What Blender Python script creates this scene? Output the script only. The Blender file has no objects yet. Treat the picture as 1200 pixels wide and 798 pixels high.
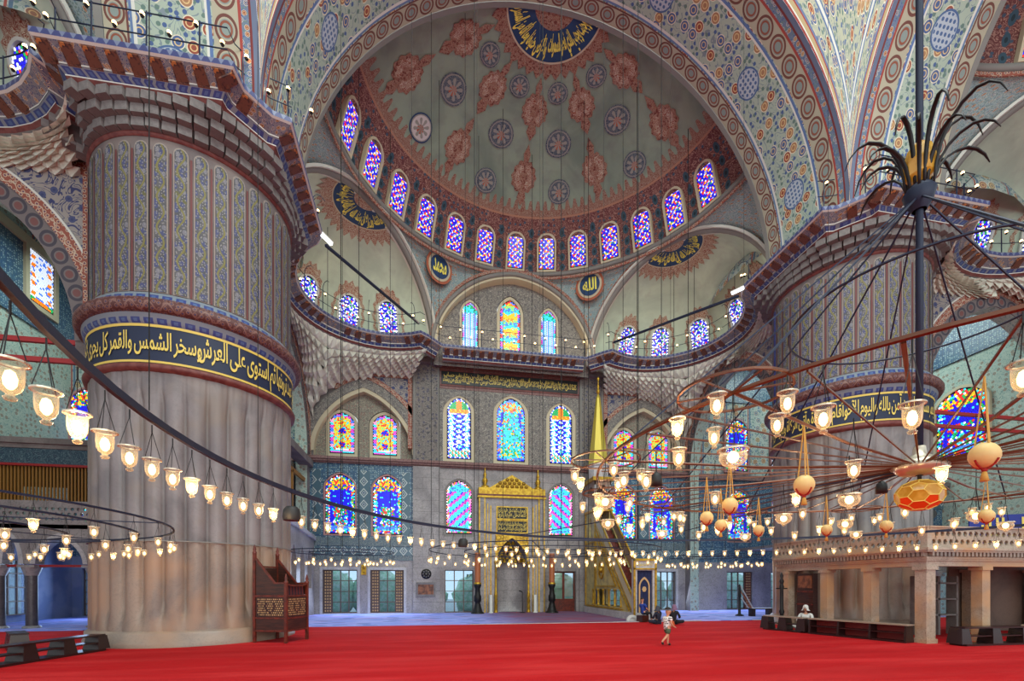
import bpy, math, random
from math import sin, cos, pi, sqrt, atan2, radians, floor, hypot
from mathutils import Vector, Matrix
from mathutils.geometry import tessellate_polygon
random.seed(7)
sc = bpy.context.scene
COL = sc.collection
# ---------------------------------------------------------------- camera
CX, CY, CH, TH, FP = -4.5941, -15.2812, 1.5847, .1752, 535.04
cam = bpy.data.cameras.new('camera')
cam.sensor_width = 36.0
cam.lens = 36.0 * FP / 1200
cam.shift_x = (600 - 597.68) / 1200
cam.shift_y = (684.88 - 399) / 1200
cam.clip_start = .05
cam.clip_end = 300
co = bpy.data.objects.new('camera', cam)
COL.objects.link(co)
co.location = (CX, CY, CH)
co.rotation_euler = (pi / 2, 0, -TH)
sc.camera = co
# ---------------------------------------------------------------- daylight
w = bpy.data.worlds.new('daylight')
sc.world = w
w.use_nodes = True
bg = w.node_tree.nodes['Background']
bg.inputs[0].default_value = (.84, .96, 1.0, 1)
bg.inputs[1].default_value = 1.15
def area(name, loc, rot, sx, sy, power, col):
    l = bpy.data.lights.new(name, 'AREA')
    l.shape = 'RECTANGLE'; l.size = sx; l.size_y = sy; l.energy = power; l.color = col
    o = bpy.data.objects.new(name, l); COL.objects.link(o)
    o.location = loc; o.rotation_euler = rot
    return o
# daylight that falls through the window bands of the dome and the entrance wall (both behind the picture)
area('dome_window_daylight', (0, -14, 25), (radians(38), 0, 0), 18, 12, 4700, (.90, 1.0, .93))
area('entrance_window_daylight', (1, -30, 7), (radians(82), 0, 0), 24, 10, 2100, (.92, 1.0, .95))
area('left_aisle_daylight', (-19.3, 9.2, 1.6), (radians(90), 0, radians(180)), 3, 2.4, 110, (.45, .65, 1.0))
area('left_bay_fill', (-17.2, 4.9, 15.9), (0, 0, 0), 5, 5, 620, (.82, 1.0, .96))  # fill light added under the left bay vault to brighten its walls
area('right_bay_fill', (17.2, 4.9, 15.9), (0, 0, 0), 5, 5, 620, (.82, 1.0, .96))  # matching added fill under the right bay vault, no window opens there
area('right_aisle_daylight', (18.5, 9.2, 1.6), (radians(90), 0, radians(180)), 5, 2.4, 90, (.45, .65, 1.0))
area('left_qibla_daylight', (-7.6, 9.9, 1.4), (radians(70), 0, radians(180)), 5, 2, 120, (.62, .76, 1.0))
area('right_qibla_daylight', (12.5, 9.9, 1.4), (radians(70), 0, radians(180)), 8, 2, 150, (.62, .76, 1.0))
sc.view_settings.view_transform = 'Standard'
sc.view_settings.look = 'None'
sc.view_settings.gamma = 1
sc.view_settings.use_curve_mapping = False
sc.view_settings.exposure = 0.0
sc.cycles.max_bounces = 6
sc.cycles.transparent_max_bounces = 16
sc.cycles.sample_clamp_indirect = 4
# ---------------------------------------------------------------- helpers
def ray(px, py):
    u = (px - 597.68) / FP; q = (684.88 - py) / FP
    c, s = cos(TH), sin(TH)
    return Vector((u * c + s, -u * s + c, q))
CAMP = Vector((CX, CY, CH))
def at_d(px, py, d): return CAMP + ray(px, py) * d
def at_z(px, py, z=0.0):
    r = ray(px, py); return CAMP + r * ((z - CH) / r.z)
def at_y(px, py, y):
    r = ray(px, py); return CAMP + r * ((y - CY) / r.y)
def at_x(px, py, x):
    r = ray(px, py); return CAMP + r * ((x - CX) / r.x)

class MB:
    """collects shapes into one mesh"""
    def __init__(s): s.v, s.f, s.uv, s.mi, s.sm, s.cols = [], [], [], [], [], []
    def add(s, vs, fs, uvs=None, m=0, smooth=False, col=None):
        b = len(s.v)
        s.v.extend(tuple(p) for p in vs)
        for k, f in enumerate(fs):
            s.f.append(tuple(b + i for i in f))
            s.uv.append(uvs[k] if uvs else None)
            s.mi.append(m); s.sm.append(smooth); s.cols.append(col)
        return s
    def box(s, c, d, rz=0, m=0, top=1.0):
        hx, hy, hz = d[0] / 2, d[1] / 2, d[2] / 2
        vs = []
        for z, k in ((-hz, 1), (hz, top)):
            for x, y in ((-hx, -hy), (hx, -hy), (hx, hy), (-hx, hy)):
                x *= k; y *= k
                vs.append((c[0] + x * cos(rz) - y * sin(rz), c[1] + x * sin(rz) + y * cos(rz), c[2] + z))
        return s.add(vs, [(3, 2, 1, 0), (4, 5, 6, 7), (0, 1, 5, 4), (1, 2, 6, 5), (2, 3, 7, 6), (3, 0, 4, 7)], m=m)
    def bx(s, x0, x1, y0, y1, z0, z1, m=0):
        return s.box(((x0 + x1) / 2, (y0 + y1) / 2, (z0 + z1) / 2), (abs(x1 - x0), abs(y1 - y0), abs(z1 - z0)), m=m)
    def tube(s, pts, r, n=6, closed=False, m=0, flat=1.0, cap=True):
        pts = [Vector(p) for p in pts]
        N = len(pts)
        rs = r if isinstance(r, (list, tuple)) else [r] * N
        vs, fs = [], []
        up0 = Vector((0, 0, 1))
        for i, p in enumerate(pts):
            if closed: t = pts[(i + 1) % N] - pts[i - 1]
            else: t = pts[min(i + 1, N - 1)] - pts[max(i - 1, 0)]
            if t.length < 1e-9: t = Vector((0, 0, 1))
            t.normalize()
            a = t.cross(up0)
            if a.length < .05: a = t.cross(Vector((0, 1, 0)))
            a.normalize(); b = a.cross(t)
            for k in range(n):
                g = 2 * pi * k / n + pi / n
                vs.append(p + a * (cos(g) * rs[i] * flat) + b * (sin(g) * rs[i]))
        for i in range(N if closed else N - 1):
            for k in range(n):
                k2 = (k + 1) % n; j = (i + 1) % N
                fs.append((i * n + k, i * n + k2, j * n + k2, j * n + k))
        if cap and not closed:
            fs.append(tuple(range(n - 1, -1, -1))); fs.append(tuple(range((N - 1) * n, N * n)))
        return s.add(vs, fs, m=m, smooth=n > 5)
    def lathe(s, prof, n=16, c=(0, 0, 0), a0=0.0, a1=2 * pi, m=0, smooth=True, rf=None, sx=1.0, sy=1.0):
        full = abs(a1 - a0 - 2 * pi) < 1e-6
        cols = n if full else n + 1
        vs, fs, uvs = [], [], []
        ln = [0]
        for i in range(1, len(prof)): ln.append(ln[-1] + hypot(prof[i][0] - prof[i - 1][0], prof[i][1] - prof[i - 1][1]))
        R = max(p[0] for p in prof) or 1
        for r, z in prof:
            for k in range(cols):
                a = a0 + (a1 - a0) * k / n
                q = r if rf is None else rf(r, a, z)
                vs.append((c[0] + q * cos(a) * sx, c[1] + q * sin(a) * sy, c[2] + z))
        for i in range(len(prof) - 1):
            for k in range(n):
                k2 = (k + 1) % cols
                fs.append((i * cols + k, i * cols + k2, (i + 1) * cols + k2, (i + 1) * cols + k))
                ua, ub = R * (a0 + (a1 - a0) * k / n), R * (a0 + (a1 - a0) * (k + 1) / n)
                uvs.append(((ua, ln[i]), (ub, ln[i]), (ub, ln[i + 1]), (ua, ln[i + 1])))
        return s.add(vs, fs, uvs, m, smooth)
    def grid(s, fn, nu, nv, m=0, smooth=True, uvf=None, flip=False):
        vs = [fn(i / nu, j / nv) for j in range(nv + 1) for i in range(nu + 1)]
        fs, uvs = [], []
        uvf = uvf or (lambda u, v: (u, v))
        for j in range(nv):
            for i in range(nu):
                a = j * (nu + 1) + i
                q = [a, a + 1, a + nu + 2, a + nu + 1]
                t = [uvf(i / nu, j / nv), uvf((i + 1) / nu, j / nv), uvf((i + 1) / nu, (j + 1) / nv), uvf(i / nu, (j + 1) / nv)]
                if flip: q.reverse(); t.reverse()
                fs.append(tuple(q)); uvs.append(tuple(t))
        return s.add(vs, fs, uvs, m, smooth)
    def plate(s, outer, holes, fn, depth=None, m=0, mr=None, outer_side=False):
        """flat plate: outer and holes are 2D loops, fn(a,b,d) -> 3D, d = depth behind the face"""
        loops = [outer] + list(holes)
        flat = [p for L in loops for p in L]
        tr = tessellate_polygon([[Vector((p[0], p[1], 0)) for p in L] for L in loops])
        uvs = [tuple((flat[i][0], flat[i][1]) for i in t) for t in tr]
        s.add([fn(p[0], p[1], 0) for p in flat], tr, uvs, m)
        if depth:
            for L in (loops if outer_side else loops[1:]):
                n = len(L)
                vs = [fn(p[0], p[1], 0) for p in L] + [fn(p[0], p[1], depth) for p in L]
                fs = [(i, (i + 1) % n, n + (i + 1) % n, n + i) for i in range(n)]
                uu = [((0, L[i][1]), (0, L[(i + 1) % n][1]), (depth, L[(i + 1) % n][1]), (depth, L[i][1])) for i in range(n)]
                s.add(vs, fs, uu, m if mr is None else mr)
        return s
    def strip(s, A, B, fn, y0, y1, m=0):
        """ring-like band between two open 2D curves A and B of equal length, extruded from y0 to y1"""
        n = len(A)
        vs = [fn(p[0], p[1], y0) for p in A] + [fn(p[0], p[1], y0) for p in B] + [fn(p[0], p[1], y1) for p in A] + [fn(p[0], p[1], y1) for p in B]
        fs, uvs = [], []
        L = [0.0]
        for i in range(1, n): L.append(L[-1] + hypot(A[i][0] - A[i - 1][0], A[i][1] - A[i - 1][1]))
        W = hypot(A[0][0] - B[0][0], A[0][1] - B[0][1]); D = abs(y1 - y0)
        for i in range(n - 1):
            for f, w0, w1 in (((i, i + 1, n + i + 1, n + i), 0, W), ((2 * n + i, 2 * n + i + 1, i + 1, i), 0, D), ((n + i, n + i + 1, 3 * n + i + 1, 3 * n + i), 0, D)):
                fs.append(f); uvs.append(((L[i], w0), (L[i + 1], w0), (L[i + 1], w1), (L[i], w1)))
        return s.add(vs, fs, uvs, m)
    def ball(s, c, r, n=8, k=5, m=0, sz=1.0):
        pr = [(r * sin(pi * i / k), -r * sz * cos(pi * i / k)) for i in range(k + 1)]
        return s.lathe(pr, n, c, m=m)
    def mesh(s, name, mats):
        me = bpy.data.meshes.new(name)
        me.from_pydata(s.v, [], s.f)
        for mt in (mats if isinstance(mats, (list, tuple)) else [mats]): me.materials.append(mt)
        uvl = me.uv_layers.new(name='UVMap').data
        flat = []
        V = s.v
        for f, u in zip(s.f, s.uv):
            if u is None:
                p0, p1, p2 = V[f[0]], V[f[1]], V[f[2]]
                ax, ay, az = p1[0] - p0[0], p1[1] - p0[1], p1[2] - p0[2]
                bx, by, bz = p2[0] - p0[0], p2[1] - p0[1], p2[2] - p0[2]
                nx, ny, nz = abs(ay * bz - az * by), abs(az * bx - ax * bz), abs(ax * by - ay * bx)
                if nz >= nx and nz >= ny: k = (0, 1)
                elif ny >= nx: k = (0, 2)
                else: k = (1, 2)
                for i in f: flat += [V[i][k[0]], V[i][k[1]]]
            else:
                for t in u: flat += [t[0], t[1]]
        uvl.foreach_set('uv', flat)
        me.polygons.foreach_set('material_index', s.mi)
        me.polygons.foreach_set('use_smooth', s.sm)
        if any(c is not None for c in s.cols):
            at = me.color_attributes.new('Col', 'FLOAT_COLOR', 'CORNER').data
            fl = []
            for f, c in zip(s.f, s.cols):
                for _ in f: fl += [c[0], c[1], c[2], 1.0] if c else [.02, .02, .03, 1]
            at.foreach_set('color', fl)
        me.update()
        return me
    def build(s, name, mats, parent=None, loc=(0, 0, 0), rz=0, **kw):
        return link(name, s.mesh(name, mats), parent, loc, rz, **kw)

def link(name, data, parent=None, loc=(0, 0, 0), rz=0, label=None, cat=None, group=None, kind=None):
    o = bpy.data.objects.new(name, data)
    COL.objects.link(o)
    o.location = loc; o.rotation_euler = (0, 0, rz)
    if parent is not None: o.parent = parent
    if label: o['label'] = label
    if cat: o['category'] = cat
    if group: o['group'] = group
    if kind: o['kind'] = kind
    return o
def thing(name, label, cat, loc=(0, 0, 0), rz=0, group=None):
    return link(name, None, None, loc, rz, label, cat, group)
def copy_tree(o, parent=None):
    c = o.copy(); COL.objects.link(c); c.parent = parent
    for ch in KIDS.get(o.name, ()): copy_tree(ch, c)
    return c
KIDS = {}
def learn(o):
    """remember the children of a prototype before it is copied"""
    for ch in [x for x in COL.objects if x.parent is o]:
        KIDS.setdefault(o.name, []).append(ch); learn(ch)
ORD = ['first', 'second', 'third', 'fourth', 'fifth', 'sixth', 'seventh', 'eighth', 'ninth', 'tenth', 'eleventh', 'twelfth', 'thirteenth',
       'fourteenth', 'fifteenth', 'sixteenth', 'seventeenth', 'eighteenth', 'nineteenth', 'twentieth']
def P3(a, b, d, y=0.0): return (a, y + d, b)
def arch2(w, h, hs, n=10, cx=0.0, z0=0.0, pt=.18):
    """pointed arch outline, width w, total height h, springing at hs, counter-clockwise from bottom left"""
    pts = [(cx - w / 2, z0), (cx + w / 2, z0)]
    return pts + archtop(w, h - hs, n, cx, z0 + hs, pt)
def archtop(w, rise, n=10, cx=0.0, z=0.0, pt=.18):
    """right springing to left springing over a (slightly pointed) arch"""
    r = []
    for i in range(2 * n + 1):
        a = pi * i / (2 * n)
        x = cos(a) * w / 2; y = sin(a)
        y = y * (1 - pt) + pt * (1 - abs(cos(a)))
        r.append((cx + x, z + y * rise))
    return r

# ------------------------------------------------ node expressions
class S:
    def __init__(s, nt, k): s.nt, s.k = nt, k
    def m(s, op, *a):
        n = s.nt.nodes.new('ShaderNodeMath'); n.operation = op
        for i, x in enumerate((s,) + a):
            if isinstance(x, S): s.nt.links.new(x.k, n.inputs[i])
            else: n.inputs[i].default_value = x
        return S(s.nt, n.outputs[0])
    def __add__(s, o): return s.m('ADD', o)
    __radd__ = __add__
    def __sub__(s, o): return s.m('SUBTRACT', o)
    def __rsub__(s, o): return s.m('MULTIPLY', -1.0).m('ADD', o)
    def __mul__(s, o): return s.m('MULTIPLY', o)
    __rmul__ = __mul__
    def __truediv__(s, o): return s.m('DIVIDE', o)
    def __neg__(s): return s.m('MULTIPLY', -1.0)
    def sin(s): return s.m('SINE')
    def fr(s): return s.m('FRACT')
    def fl(s): return s.m('FLOOR')
    def ab(s): return s.m('ABSOLUTE')
    def lt(s, o): return s.m('LESS_THAN', o)
    def gt(s, o): return s.m('GREATER_THAN', o)
    def mn(s, o): return s.m('MINIMUM', o)
    def mx(s, o): return s.m('MAXIMUM', o)
    def pw(s, o): return s.m('POWER', o)
    def sq(s): return s.m('SQRT')
    def ss(s, a, b):
        n = s.nt.nodes.new('ShaderNodeMapRange'); n.interpolation_type = 'SMOOTHSTEP'
        s.nt.links.new(s.k, n.inputs['Value'])
        n.inputs['From Min'].default_value = a; n.inputs['From Max'].default_value = b
        return S(s.nt, n.outputs[0])
def lin(c):
    r = []
    for x in c[:3]:
        x = x / 255.0
        r.append(x / 12.92 if x <= .04045 else ((x + .055) / 1.055) ** 2.4)
    return tuple(r)
class N:
    """one material's node tree"""
    def __init__(s, mat):
        s.mat = mat; s.nt = mat.node_tree
        tc = s.nt.nodes.new('ShaderNodeTexCoord')
        s.uvk, s.objk = tc.outputs['UV'], tc.outputs['Object']
        sp = s.nt.nodes.new('ShaderNodeSeparateXYZ'); s.nt.links.new(s.uvk, sp.inputs[0])
        s.u, s.v = S(s.nt, sp.outputs[0]), S(s.nt, sp.outputs[1])
        so = s.nt.nodes.new('ShaderNodeSeparateXYZ'); s.nt.links.new(s.objk, so.inputs[0])
        s.x, s.y, s.z = [S(s.nt, o) for o in so.outputs]
    def vec(s, a, b, c=0.0):
        n = s.nt.nodes.new('ShaderNodeCombineXYZ')
        for i, x in enumerate((a, b, c)):
            if isinstance(x, S): s.nt.links.new(x.k, n.inputs[i])
            else: n.inputs[i].default_value = x
        return n.outputs[0]
    def noise(s, scale, detail=3, vec=None, rough=.55, dist=0.0):
        n = s.nt.nodes.new('ShaderNodeTexNoise')
        s.nt.links.new(vec if vec is not None else s.objk, n.inputs['Vector'])
        n.inputs['Scale'].default_value = scale; n.inputs['Detail'].default_value = detail
        n.inputs['Roughness'].default_value = rough; n.inputs['Distortion'].default_value = dist
        return S(s.nt, n.outputs[0])
    def vor(s, vec, scale, rnd=.8, feature='F1'):
        n = s.nt.nodes.new('ShaderNodeTexVoronoi'); n.voronoi_dimensions = '2D'; n.feature = feature
        s.nt.links.new(vec, n.inputs['Vector'])
        n.inputs['Scale'].default_value = scale; n.inputs['Randomness'].default_value = rnd
        d = S(s.nt, n.outputs['Distance'])
        if feature != 'F1': return d, None
        sp = s.nt.nodes.new('ShaderNodeSeparateColor'); s.nt.links.new(n.outputs['Color'], sp.inputs[0])
        return d, [S(s.nt, o) for o in sp.outputs]
    def mix(s, f, a, b):
        n = s.nt.nodes.new('ShaderNodeMix'); n.data_type = 'RGBA'
        if isinstance(f, S): s.nt.links.new(f.k, n.inputs[0])
        else: n.inputs[0].default_value = f
        for k, x in ((6, a), (7, b)):
            if isinstance(x, tuple): n.inputs[k].default_value = (*lin(x), 1)
            else: s.nt.links.new(x, n.inputs[k])
        return n.outputs[2]
    def layers(s, base, *ls):
        for f, c in ls: base = s.mix(f, base, c)
        return base
MATS = {}
def mat(name, fn, rough=.65, metal=0.0, emit=0.0, bump=None, spec=None):
    m = bpy.data.materials.new(name); m.use_nodes = True
    nt = m.node_tree; b = nt.nodes['Principled BSDF']
    b.inputs['Roughness'].default_value = rough; b.inputs['Metallic'].default_value = metal
    if spec is not None: b.inputs['Specular IOR Level'].default_value = spec
    if isinstance(fn, tuple):
        b.inputs['Base Color'].default_value = (*lin(fn), 1); c = None
        if emit:
            b.inputs['Emission Color'].default_value = (*lin(fn), 1); b.inputs['Emission Strength'].default_value = emit
    else:
        n = N(m); c = fn(n)
        nt.links.new(c, b.inputs['Base Color'])
        if emit:
            nt.links.new(c, b.inputs['Emission Color']); b.inputs['Emission Strength'].default_value = emit
        if bump:
            bn = nt.nodes.new('ShaderNodeBump'); bn.inputs['Strength'].default_value = bump[0]; bn.inputs['Distance'].default_value = bump[2] if len(bump) > 2 else .02
            nt.links.new(bump[1](n).k, bn.inputs['Height']); nt.links.new(bn.outputs[0], b.inputs['Normal'])
    MATS[name] = m
    return m
# ---------------------------------------------------------------- materials
def floral(n, u, v, sc_=1.0, ground=(160, 174, 160), reds=((142, 70, 54), (158, 116, 84)), blue=(70, 92, 138), leaf=(96, 120, 112), vine=(120, 134, 142)):
    p = n.vec(u * sc_, v * sc_)
    d, c = n.vor(p, 2.3, .75)
    d2, c2 = n.vor(p, 6.5, .9)
    nz = n.noise(2.2, 1, p, dist=.6)
    st = (nz * 9).fr()
    c_ = n.mix((st - .5).ab().lt(.09), ground, vine)
    c_ = n.mix(d2.lt(.33), c_, n.mix(c2[0].gt(.62), n.mix(c2[1].gt(.45), blue, leaf), ground))
    big = c[0].gt(.34)
    col = n.mix(c[1].gt(.55), n.mix(c[2].gt(.5), reds[0], reds[1]), blue)
    c_ = n.mix(d.lt(.36) * big, c_, (216, 206, 182))
    c_ = n.mix(d.lt(.31) * big, c_, col)
    c_ = n.mix(d.lt(.20) * big, c_, (206, 178, 128))
    c_ = n.mix(d.lt(.14) * big, c_, col)
    return c_
def rumi(n, u, v, ground=(132, 40, 36), line=(206, 168, 138), pitch=.5, w=.16):
    """scrolling band: a sine stem with curled leaves, v in 0..w*2 around w"""
    s1 = (u * (2 * pi / pitch)).sin() * (w * .5)
    a = (v - w - s1).ab().lt(w * .13)
    d, c = n.vor(n.vec(u * (2 / pitch), v * (2 / pitch)), 1.6, .5)
    b = (d - .3).ab().lt(.07)
    e = d.lt(.12)
    return n.mix(a.mx(b), n.mix(e, ground, (60, 70, 110)), line)
def line(x, a, b): return x.gt(a) * x.lt(b)
WHITE = (206, 206, 198)

def marble(base, vein, warm=None, s=1.0, course=None, dirt=.5):
    def f(n):
        a = n.noise(.55 * s, 5, dist=1.2); b = n.noise(2.6 * s, 5, dist=2.5)
        k = n.mix(a.ss(.35, .68), base, vein)
        k = n.mix((b - .5).ab().ss(.035, 0.0) * dirt, k, tuple(int(x * .62) for x in vein))
        if warm: k = n.mix(n.noise(.8, 3).ss(.42, .7), k, warm)
        if course:
            cu, cv = course
            row = (n.v / cv).fl()
            ju = ((n.u / cu + row * .5).fr() - .5).ab().gt(.5 - .008 / cu)
            jv = ((n.v / cv).fr() - .5).ab().gt(.5 - .010 / cv)
            k = n.mix(ju.mx(jv) * .55, k, (70, 66, 66))
        return k
    return f
m_marble = mat('marble_grey', marble((158, 152, 152), (128, 122, 124), course=(1.1, .62)), .35)
m_marble_plain = mat('marble_plain', marble((162, 156, 156), (134, 128, 130)), .35)
m_marble_shaft = mat('marble_shaft', marble((136, 128, 128), (108, 102, 104), (128, 116, 108), 1.0, dirt=.15), .4)
m_marble_warm = mat('marble_warm', marble((152, 134, 120), (124, 112, 106), (158, 128, 106), 1.2, dirt=.2), .4)
m_marble_plat = mat('marble_platform', marble((176, 158, 140), (150, 128, 110), (186, 140, 96), 1.5), .4)
m_marble_white = mat('marble_white', marble((190, 188, 190), (164, 162, 168)), .4)
m_stone = mat('stone_block', marble((128, 122, 120), (104, 99, 98), s=2.0, dirt=.25), .8)
m_muq = mat('muqarnas_stone', marble((222, 222, 208), (192, 192, 178), s=1.5, dirt=.2), .75)
m_cream = mat('cream_stone', (196, 186, 158), .7)
m_joint = mat('mortar', (74, 68, 68), .9)
m_red = mat('red_moulding', lambda n: n.mix(n.noise(6, 3).ss(.4, .6), (98, 44, 42), (116, 62, 56)), .6)
m_redrail = mat('red_tie_iron', (150, 26, 30), .5)
m_maroon = mat('maroon_band', lambda n: n.mix(n.noise(14, 2).ss(.45, .55), (116, 86, 84), (138, 106, 102)), .7)
m_navy = mat('navy_band', (24, 34, 62), .6)
m_black = mat('black_panel', (16, 16, 18), .5)
m_gold = mat('gilding', lambda n: n.mix(n.noise(7, 3).ss(.35, .65), (206, 168, 52), (170, 128, 36)), .38, .55)
m_goldtext = mat('gold_letters', (222, 196, 92), .5)
m_iron = mat('blue_black_iron', (22, 32, 58), .55, .2)
m_ironred = mat('bronzed_iron', (104, 66, 48), .4, .5)
m_dark = mat('dark_metal', (24, 22, 24), .5, .3)
m_wood = mat('dark_wood', lambda n: n.mix(n.noise(9, 4, n.vec(n.x * .3, n.y * .3, n.z * 3)).ss(.35, .65), (70, 34, 24), (44, 22, 18)), .4)
m_woodred = mat('red_wood', lambda n: n.mix(n.noise(7, 4).ss(.35, .65), (112, 40, 24), (78, 28, 20)), .4)
m_woodorange = mat('orange_wood', (168, 96, 56), .5)
m_bench = mat('bench_lacquer', (38, 18, 18), .3)
m_carpet = mat('red_carpet', lambda n: n.layers((180, 17, 24), (n.noise(1.0, 3, n.vec(n.x * .25, n.y * 1.6, 0)).ss(.4, .7) * .8, (200, 46, 48)), (n.noise(.5, 4, n.vec(n.x * .3, n.y * .9, 2)).ss(.45, .7) * .5, (150, 8, 16)), (((n.y / .62).fr() - .5).ab().gt(.47) * .35, (140, 14, 22)), (n.noise(26, 2).ss(.5, .75) * .3, (150, 10, 18))), .95, bump=(.5, lambda n: n.noise(160, 2), .01), spec=.15)
def bluecarpet(n):
    d, c = n.vor(n.vec(n.x * .45, n.y * 1.5), 1.2, .8)
    k = n.mix(n.noise(.9, 2).ss(.4, .62), (134, 152, 236), (158, 170, 244))
    k = n.mix(d.lt(.16), k, (40, 92, 176))
    k = n.mix(n.noise(1.4, 3, n.vec(n.x * .35, n.y * 2.2, 3)).ss(.55, .68) * .8, k, (196, 140, 196))
    red = n.x.ss(-3.4, .5) * n.x.ss(7.0, 5.2)
    k2 = n.mix(n.noise(1.2, 3, n.vec(n.x * .5, n.y * 2.4, 1)).ss(.42, .6), (94, 70, 96), (128, 34, 44))
    return n.mix(red * .9, k, k2)
m_carpet2 = mat('blue_carpet', bluecarpet, .95)

# great arch soffit: bands across v (0 = far edge at the half dome, metres), u runs round the arch
def soffit(n):
    u, v = n.u, n.v
    k = floral(n, u, v, .95)
    # octagonal knot medallions along the middle
    du = ((u / 4.2).fr() - .5) * 4.2; dv = v - 1.45
    rr = (du * du + dv * dv).sq()
    k = n.mix(rr.lt(.44), k, (168, 178, 190))
    k = n.mix((rr - .42).ab().lt(.025).mx(((du * 22).sin() * (dv * 22).sin()).ab().gt(.55) * rr.lt(.38)), k, (70, 96, 140))
    # ovals bands
    for v0, v1, p in ((.0, .52, .62), (2.45, 3.05, .72)):
        uu = ((u / p).fr() - .5) * p; vv = (v - (v0 + v1) / 2)
        q = ((uu * (1.0 / p)) * (uu * (1.0 / p)) + (vv * (1 / (v1 - v0))) * (vv * (1 / (v1 - v0)))).sq()
        b = n.layers((166, 160, 140), ((q - .40).ab().lt(.05), (104, 60, 52)), (q.lt(.30), (128, 140, 136)), ((q - .22).ab().lt(.04), (134, 74, 56)))
        k = n.mix(line(v, v0, v1), k, b)
    for a, b, c in ((.50, .55, (104, 58, 52)), (.58, .64, (96, 120, 160)), (.64, .72, WHITE), (2.28, 2.34, WHITE), (2.34, 2.42, (86, 110, 156)), (3.05, 3.12, (150, 60, 52)), (3.3, 3.36, (110, 40, 40))):
        k = n.mix(line(v, a, b), k, c)
    k = n.mix(line(v, 3.12, 3.3), k, floral(n, u, v, 2.6, (96, 112, 140)))
    k = n.mix(v.gt(3.36), k, (96, 106, 130))
    return k
m_soffit = mat('painted_soffit', soffit, .75)
def pend(n):
    u, v = n.u, n.v        # u 0..1 across between the two arches, v 0..1 upward
    e = u.mn(1.0 - u)
    wd = e * (v + .02) * 12.0          # metres from the nearest edge
    k = floral(n, u * 9, v * 11, .8, (170, 172, 150))
    for a, b, c in ((0, .10, (140, 50, 46)), (.10, .16, WHITE), (.16, .34, (170, 150, 110)), (.34, .40, (150, 46, 42)), (.40, .50, (96, 112, 146)), (1.15, 1.22, (84, 108, 150)), (1.22, 1.34, WHITE), (1.34, 1.4, (84, 108, 150))):
        k = n.mix(line(wd, a, b), k, c)
    return k
m_pend = mat('painted_pendentive', pend, .75)
def smallpend(n):
    k = floral(n, n.u, n.v, 2.6, (150, 168, 168), reds=((150, 80, 60), (96, 120, 150)), blue=(96, 130, 150))
    return k
m_smallpend = mat('painted_blue_pendentive', smallpend, .75)
m_redband = mat('red_scroll_band', lambda n: rumi(n, n.u, n.v, (142, 78, 64), (188, 170, 148), .42, .12), .7)
def dome(n):
    u, v = n.u, n.v         # u angle (rad), v elevation (rad)
    nz = n.noise(.35, 5, dist=.8); n2 = n.noise(1.5, 4)
    k = n.mix(nz.ss(.3, .7), (146, 166, 146), (116, 136, 122))
    k = n.mix(n2.ss(.45, .75) * .45, k, (116, 122, 118))
    U = u * 8.0; V = v * 6.0
    red = n.layers((104, 58, 58), (((n.noise(3.2, 2, n.vec(U, V), dist=1.0) * 8).fr() - .5).ab().lt(.16), (160, 124, 112)))
    d, c = n.vor(n.vec(U * 1.0, V), 3.6, .6)
    red = n.mix(d.lt(.22) * c[0].gt(.5), red, (66, 84, 104))
    tri = ((u * (57.0 / pi)).fr() - .5).ab() * 2.0
    tri = tri * tri * (3.0 - tri * 2.0)
    fringe = v.lt(.645 - tri * .075 + ((u * (171.0 / pi)).fr() - .5).ab() * .03)
    lace = n.layers((134, 88, 74), (((n.noise(4.5, 2, n.vec(U, V), dist=1.2) * 9).fr() - .5).ab().lt(.22), (160, 142, 124)))
    k = n.mix(fringe, k, lace)
    k = n.mix(v.lt(.535), k, (172, 128, 104))
    k = n.mix(v.lt(.52), k, red)
    # blue almonds between the windows
    w = ((u / .2099 + .5).fr() - .5) * .2099 * 8.0
    vv = ((v / .115).fr() - .5) * .115 * 5.5
    q = ((w.ab() - .84) * (w.ab() - .84) * 6.0 + vv * vv * 2.2).sq()
    k = n.mix(q.lt(.34) * v.lt(.47), k, (52, 80, 96)); k = n.mix(q.lt(.14) * v.lt(.47), k, (30, 50, 60))
    return k
m_dome = mat('half_dome_plaster', dome, .85)
def exdome(n):
    u, v = n.u, n.v
    k = n.mix(n.noise(.5, 5, dist=.8).ss(.3, .7), (200, 216, 196), (174, 190, 174))
    k = n.mix(n.noise(2.2, 4).ss(.5, .75) * .35, k, (164, 168, 158))
    return k
m_exdome = mat('exedra_plaster', exdome, .85)
m_lace = mat('red_lace_paint', lambda n: n.layers((190, 178, 158), (((n.noise(6, 2, dist=1.2) * 8).fr() - .5).ab().lt(.24), (142, 78, 60))), .8)
m_lacegrey = mat('red_filigree_paint', lambda n: n.layers((140, 84, 68), (((n.noise(7, 2, dist=1.5) * 8).fr() - .5).ab().lt(.24), (162, 142, 122)), (n.noise(11, 1).gt(.6), (112, 60, 50))), .8)
m_roundel = mat('blue_roundel_paint', lambda n: n.layers((52, 72, 92), (((n.noise(8, 2, dist=1.0) * 8).fr() - .5).ab().lt(.2), (132, 140, 140))), .8)
m_roundel_l = mat('pale_roundel_paint', (150, 152, 144), .8)
m_orange = mat('terracotta_paint', (170, 96, 70), .8)
m_bluedisc = mat('navy_medallion', (30, 62, 104), .7)
m_yellow = mat('yellow_letters', (240, 228, 100), .7)
m_grey = mat('grey_moulding', (126, 124, 120), .7)
m_white = mat('white_moulding', WHITE, .7)
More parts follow.
